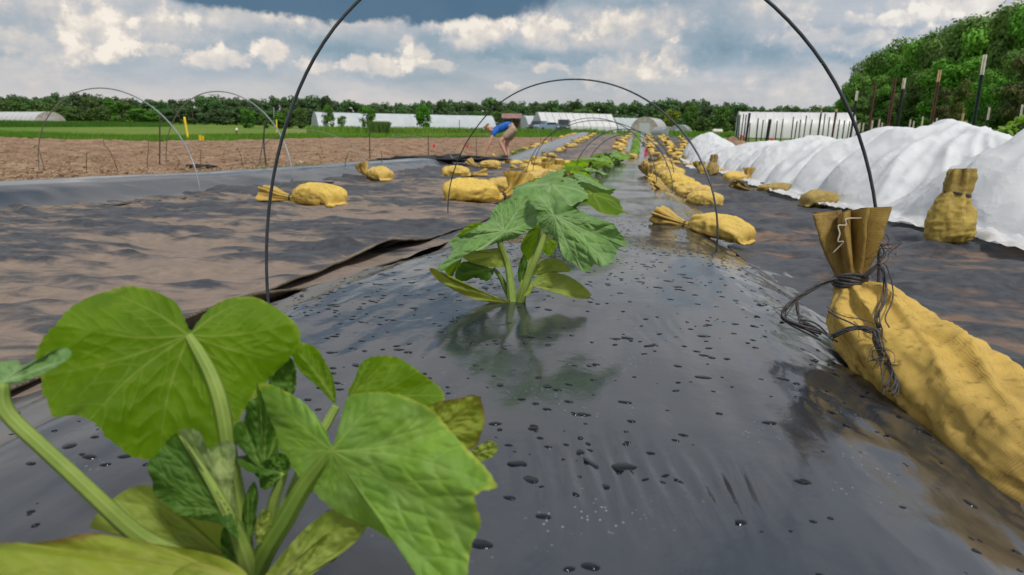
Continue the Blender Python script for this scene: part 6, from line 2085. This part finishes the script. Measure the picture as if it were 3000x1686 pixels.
rg = np.random.default_rng(23)
cs = rg.uniform(.35, 3.4, 620); ctt = rg.uniform(-.56, .56, 620)
nd = 2200
c = rg.integers(0, 620, nd)
ds_ = cs[c] + rg.normal(size=nd) * .045; dt_ = ctt[c] + rg.normal(size=nd) * .045
keep = (np.abs(dt_) < .56) & (ds_ > .25); ds_, dt_ = ds_[keep], dt_[keep]
nd = len(ds_)
r = np.exp(rg.normal(size=nd) * .55) * .0027
r = np.clip(r, .0011, .0070)
C0 = film_h(ds_, dt_); Cs = film_h(ds_ + .004, dt_); Ct = film_h(ds_, dt_ + .004)
e1 = (Cs - C0) / .004; e2 = (Ct - C0) / .004; nn_ = np.cross(e2, e1); nn_ /= np.linalg.norm(nn_, axis=1)[:, None]
th = np.linspace(0, 2 * math.pi, 14, endpoint=False)
asp = rg.uniform(.8, 1.9, nd); rot = rg.normal(size=nd) * .3
rings = []
for ph, zz in ((1.0, -.03), (.93, .24), (.70, .46), (.36, .60)):
    a_ = th[None] + 0
    wob = 1 + .10 * np.sin(a_ * 2 + rg.uniform(0, 6, nd)[:, None]) + .05 * np.sin(a_ * 3 + rg.uniform(0, 6, nd)[:, None])
    u = np.cos(a_) * wob * ph * (r * asp)[:, None]; v_ = np.sin(a_) * wob * ph * r[:, None]
    cu = u * np.cos(rot)[:, None] - v_ * np.sin(rot)[:, None]; cv = u * np.sin(rot)[:, None] + v_ * np.cos(rot)[:, None]
    rings.append(C0[:, None] + e2[:, None] * cu[..., None] + e1[:, None] * cv[..., None] + nn_[:, None] * (zz * .62 * np.minimum(r, .0032))[:, None, None])
top = (C0 + nn_ * (.66 * .62 * np.minimum(r, .0032))[:, None])[:, None]
V = np.concatenate(rings + [top], 1)                       # nd, 4*14+1
k = 14
ff = [list(q_) for q_ in grid_faces(4, k, True)]
tri = [(3 * k + i, 3 * k + (i + 1) % k, 4 * k) for i in range(k)]
off = (np.arange(nd) * (4 * k + 1))
F = []
for o_ in off:
    F += [tuple(int(i + o_) for i in q_) for q_ in ff] + [tuple(int(i + o_) for i in q_) for q_ in tri]
tag(obj('water_drops', V.reshape(-1, 3), F, M_DROP), 'dark rain drops standing on the black film', 'water drops', kind='stuff')

# ------------------------------------------------------------------ the person bending over
M_SKIN = simple('skin', (.52, .27, .19), .6, 18, .12)
M_SHIRT = simple('blue_shirt', (.015, .115, .46), .75, 14, .25)
M_SHORT = simple('khaki_shorts', (.36, .27, .185), .85, 12, .3)
M_HAT = simple('pale_cap', (.58, .47, .36), .8, 20, .15)
M_HAIR = simple('dark_eye', (.02, .015, .012), .6, 20, .2)
M_SHOE = simple('dark_shoe', (.04, .045, .035), .7, 20, .3)
pf = gp(1482, 462)
dP = depth_of(pf)
person = thing('person', 'person in a blue shirt and khaki shorts bending down to the left bed', 'person', pf)


def pj(px, py, off=0.0):
    return at(px, py, dP + off)


def skin_obj(name, joints, edges, radii, mat, parent, base, levels=1):
    me = bpy.data.meshes.new(name)
    me.from_pydata([tuple(np.array(j) - base) for j in joints], edges, [])
    o = bpy.data.objects.new(name, me); COL.objects.link(o)
    sk = o.modifiers.new('skin', 'SKIN')
    me.skin_vertices[0].data[0].use_root = True
    for i, r_ in enumerate(radii):
        me.skin_vertices[0].data[i].radius = (r_ if isinstance(r_, tuple) else (r_, r_))
    sb = o.modifiers.new('sub', 'SUBSURF'); sb.levels = levels; sb.render_levels = levels
    dg = bpy.context.evaluated_depsgraph_get()
    m2 = bpy.data.meshes.new_from_object(o.evaluated_get(dg))
    o.modifiers.clear(); o.data = m2
    m2.materials.clear(); m2.materials.append(mat)
    m2.polygons.foreach_set('use_smooth', [True] * len(m2.polygons))
    o.parent = parent
    return o


J = {}
def j(n, px, py, off=0.0):
    J[n] = pj(px, py, off)


j('pelvis', 1503, 376); j('waist', 1488, 366); j('chest', 1462, 374); j('neck', 1445, 383); j('nk2', 1439, 384); j('head', 1431, 377); j('crown', 1424, 367)
j('shN', 1447, 389, -.17); j('elN', 1434, 420, -.20); j('wrN', 1422, 447, -.14); j('haN', 1419, 456, -.12)
j('shF', 1453, 383, .17); j('elF', 1502, 362, .26); j('wrF', 1500, 382, .16); j('haF', 1496, 390, .12)
j('hipN', 1502, 383, -.11); j('knN', 1464, 415, -.14); j('anN', 1481, 450, -.13); j('toN', 1470, 460, -.14); j('heN', 1484, 458, -.13)
j('hipF', 1504, 383, .11); j('knF', 1484, 420, .15); j('anF', 1489, 455, .15); j('toF', 1478, 463, .15); j('heF', 1491, 461, .15)
names = list(J)
E = [('pelvis', 'waist'), ('waist', 'chest'), ('chest', 'neck'), ('neck', 'nk2'), ('nk2', 'head'), ('head', 'crown'), ('chest', 'shN'), ('shN', 'elN'), ('elN', 'wrN'), ('wrN', 'haN'),
     ('chest', 'shF'), ('shF', 'elF'), ('elF', 'wrF'), ('wrF', 'haF'), ('pelvis', 'hipN'), ('hipN', 'knN'), ('knN', 'anN'), ('anN', 'heN'), ('heN', 'toN'), ('pelvis', 'hipF'), ('hipF', 'knF'),
     ('knF', 'anF'), ('anF', 'heF'), ('heF', 'toF')]
RD = dict(pelvis=.125, waist=.115, chest=.13, neck=.062, nk2=.058, head=.095, crown=.075, shN=.062, elN=.052, wrN=.036, haN=.036, shF=.062, elF=.052, wrF=.036, haF=.036, hipN=.095, knN=.078, anN=.048,
          toN=.034, heN=.040, hipF=.095, knF=.078, anF=.048, toF=.034, heF=.040)
skin_obj('body', [J[k] for k in names], [(names.index(a), names.index(b)) for a, b in E], [RD[k] for k in names], M_SKIN, person, pf, 2)
# fingers reaching for the bed
for hn, dr in (('haN', np.array([-.25, 0, -1.0])), ('haF', np.array([-.5, 0, -.8]))):
    for k in range(5):
        c_ = J[hn] + F_ * (k - 2) * .019 + np.array([0, 0, -.02 if k else .01])
        L = [.045, .065, .075, .07, .055][k]
        dd = dr / np.linalg.norm(dr) + F_ * (k - 2) * .10 + (R_ * .5 if k == 0 else 0)
        obj('finger', *tube(spline([c_, c_ + dd * L * .6, c_ + dd * L + R_ * .008], 8), np.linspace(.0105, .007, 8), 7), M_SKIN, person, pf)


def garment(name, keys, edges, radii, mat):
    skin_obj(name, [k if not isinstance(k, str) else J[k] for k in keys], edges, radii, mat, person, pf, 2)


lerp = lambda a, b, k: J[a] * (1 - k) + J[b] * k
garment('shirt', [lerp('pelvis', 'waist', .45), 'waist', 'chest', lerp('chest', 'neck', .75), 'shN', lerp('shN', 'elN', .42), 'shF', lerp('shF', 'elF', .45)],
        [(0, 1), (1, 2), (2, 3), (2, 4), (4, 5), (2, 6), (6, 7)], [.150, .152, .160, .085, .092, .072, .092, .072], M_SHIRT)
garment('shorts', ['pelvis', lerp('pelvis', 'waist', .6), 'hipN', lerp('hipN', 'knN', .78), 'hipF', lerp('hipF', 'knF', .80)], [(0, 1), (0, 2), (2, 3), (0, 4), (4, 5)],
        [.180, .150, .150, .125, .150, .125], M_SHORT)
garment('cap', [lerp('head', 'crown', .15), lerp('head', 'crown', .7), J['crown'] + R_ * -.02, J['head'] - R_ * .10 + np.array([0, 0, -.03])], [(0, 1), (1, 2), (0, 3)], [.103, .104, .075, .03], M_HAT)
hd = J['head']
for sg in (-1, 1):
    lump_c = hd - R_ * .075 + F_ * sg * .035 + np.array([0, 0, -.055])
    obj('eye', *tube([lump_c - R_ * .012, lump_c, lump_c + R_ * .008], [.004, .010, .006], 8), M_HAIR, person, pf)
    ec = hd + F_ * sg * .095 + R_ * .01
    obj('ear', *tube([ec - np.array([0, 0, .028]), ec, ec + np.array([0, 0, .028])], [.008, .018, .010], 8), M_SKIN, person, pf)
nc = hd - R_ * .085 + np.array([0, 0, -.085])
obj('nose', *tube([nc + np.array([0, 0, .02]) + R_ * .012, nc - R_ * .012, nc - R_ * .004 + np.array([0, 0, -.012])], [.007, .013, .009], 8), M_SKIN, person, pf)
for a, b, c_ in (('heN', 'toN', 'anN'), ('heF', 'toF', 'anF')):
    obj('shoe', *tube([J[a] + R_ * .03, J[a], (J[a] + J[b]) / 2, J[b], J[b] - R_ * .03], [.03, .05, .048, .042, .02], 12), M_SHOE, person, pf)
# yellow sack the person has at hand, and the far small pale shape right of the cap
bag('up', gp(1447, 462), math.radians(70), 'slack yellow sandbag standing between the hand and feet of the bending person', (.7, .7, 1.1))
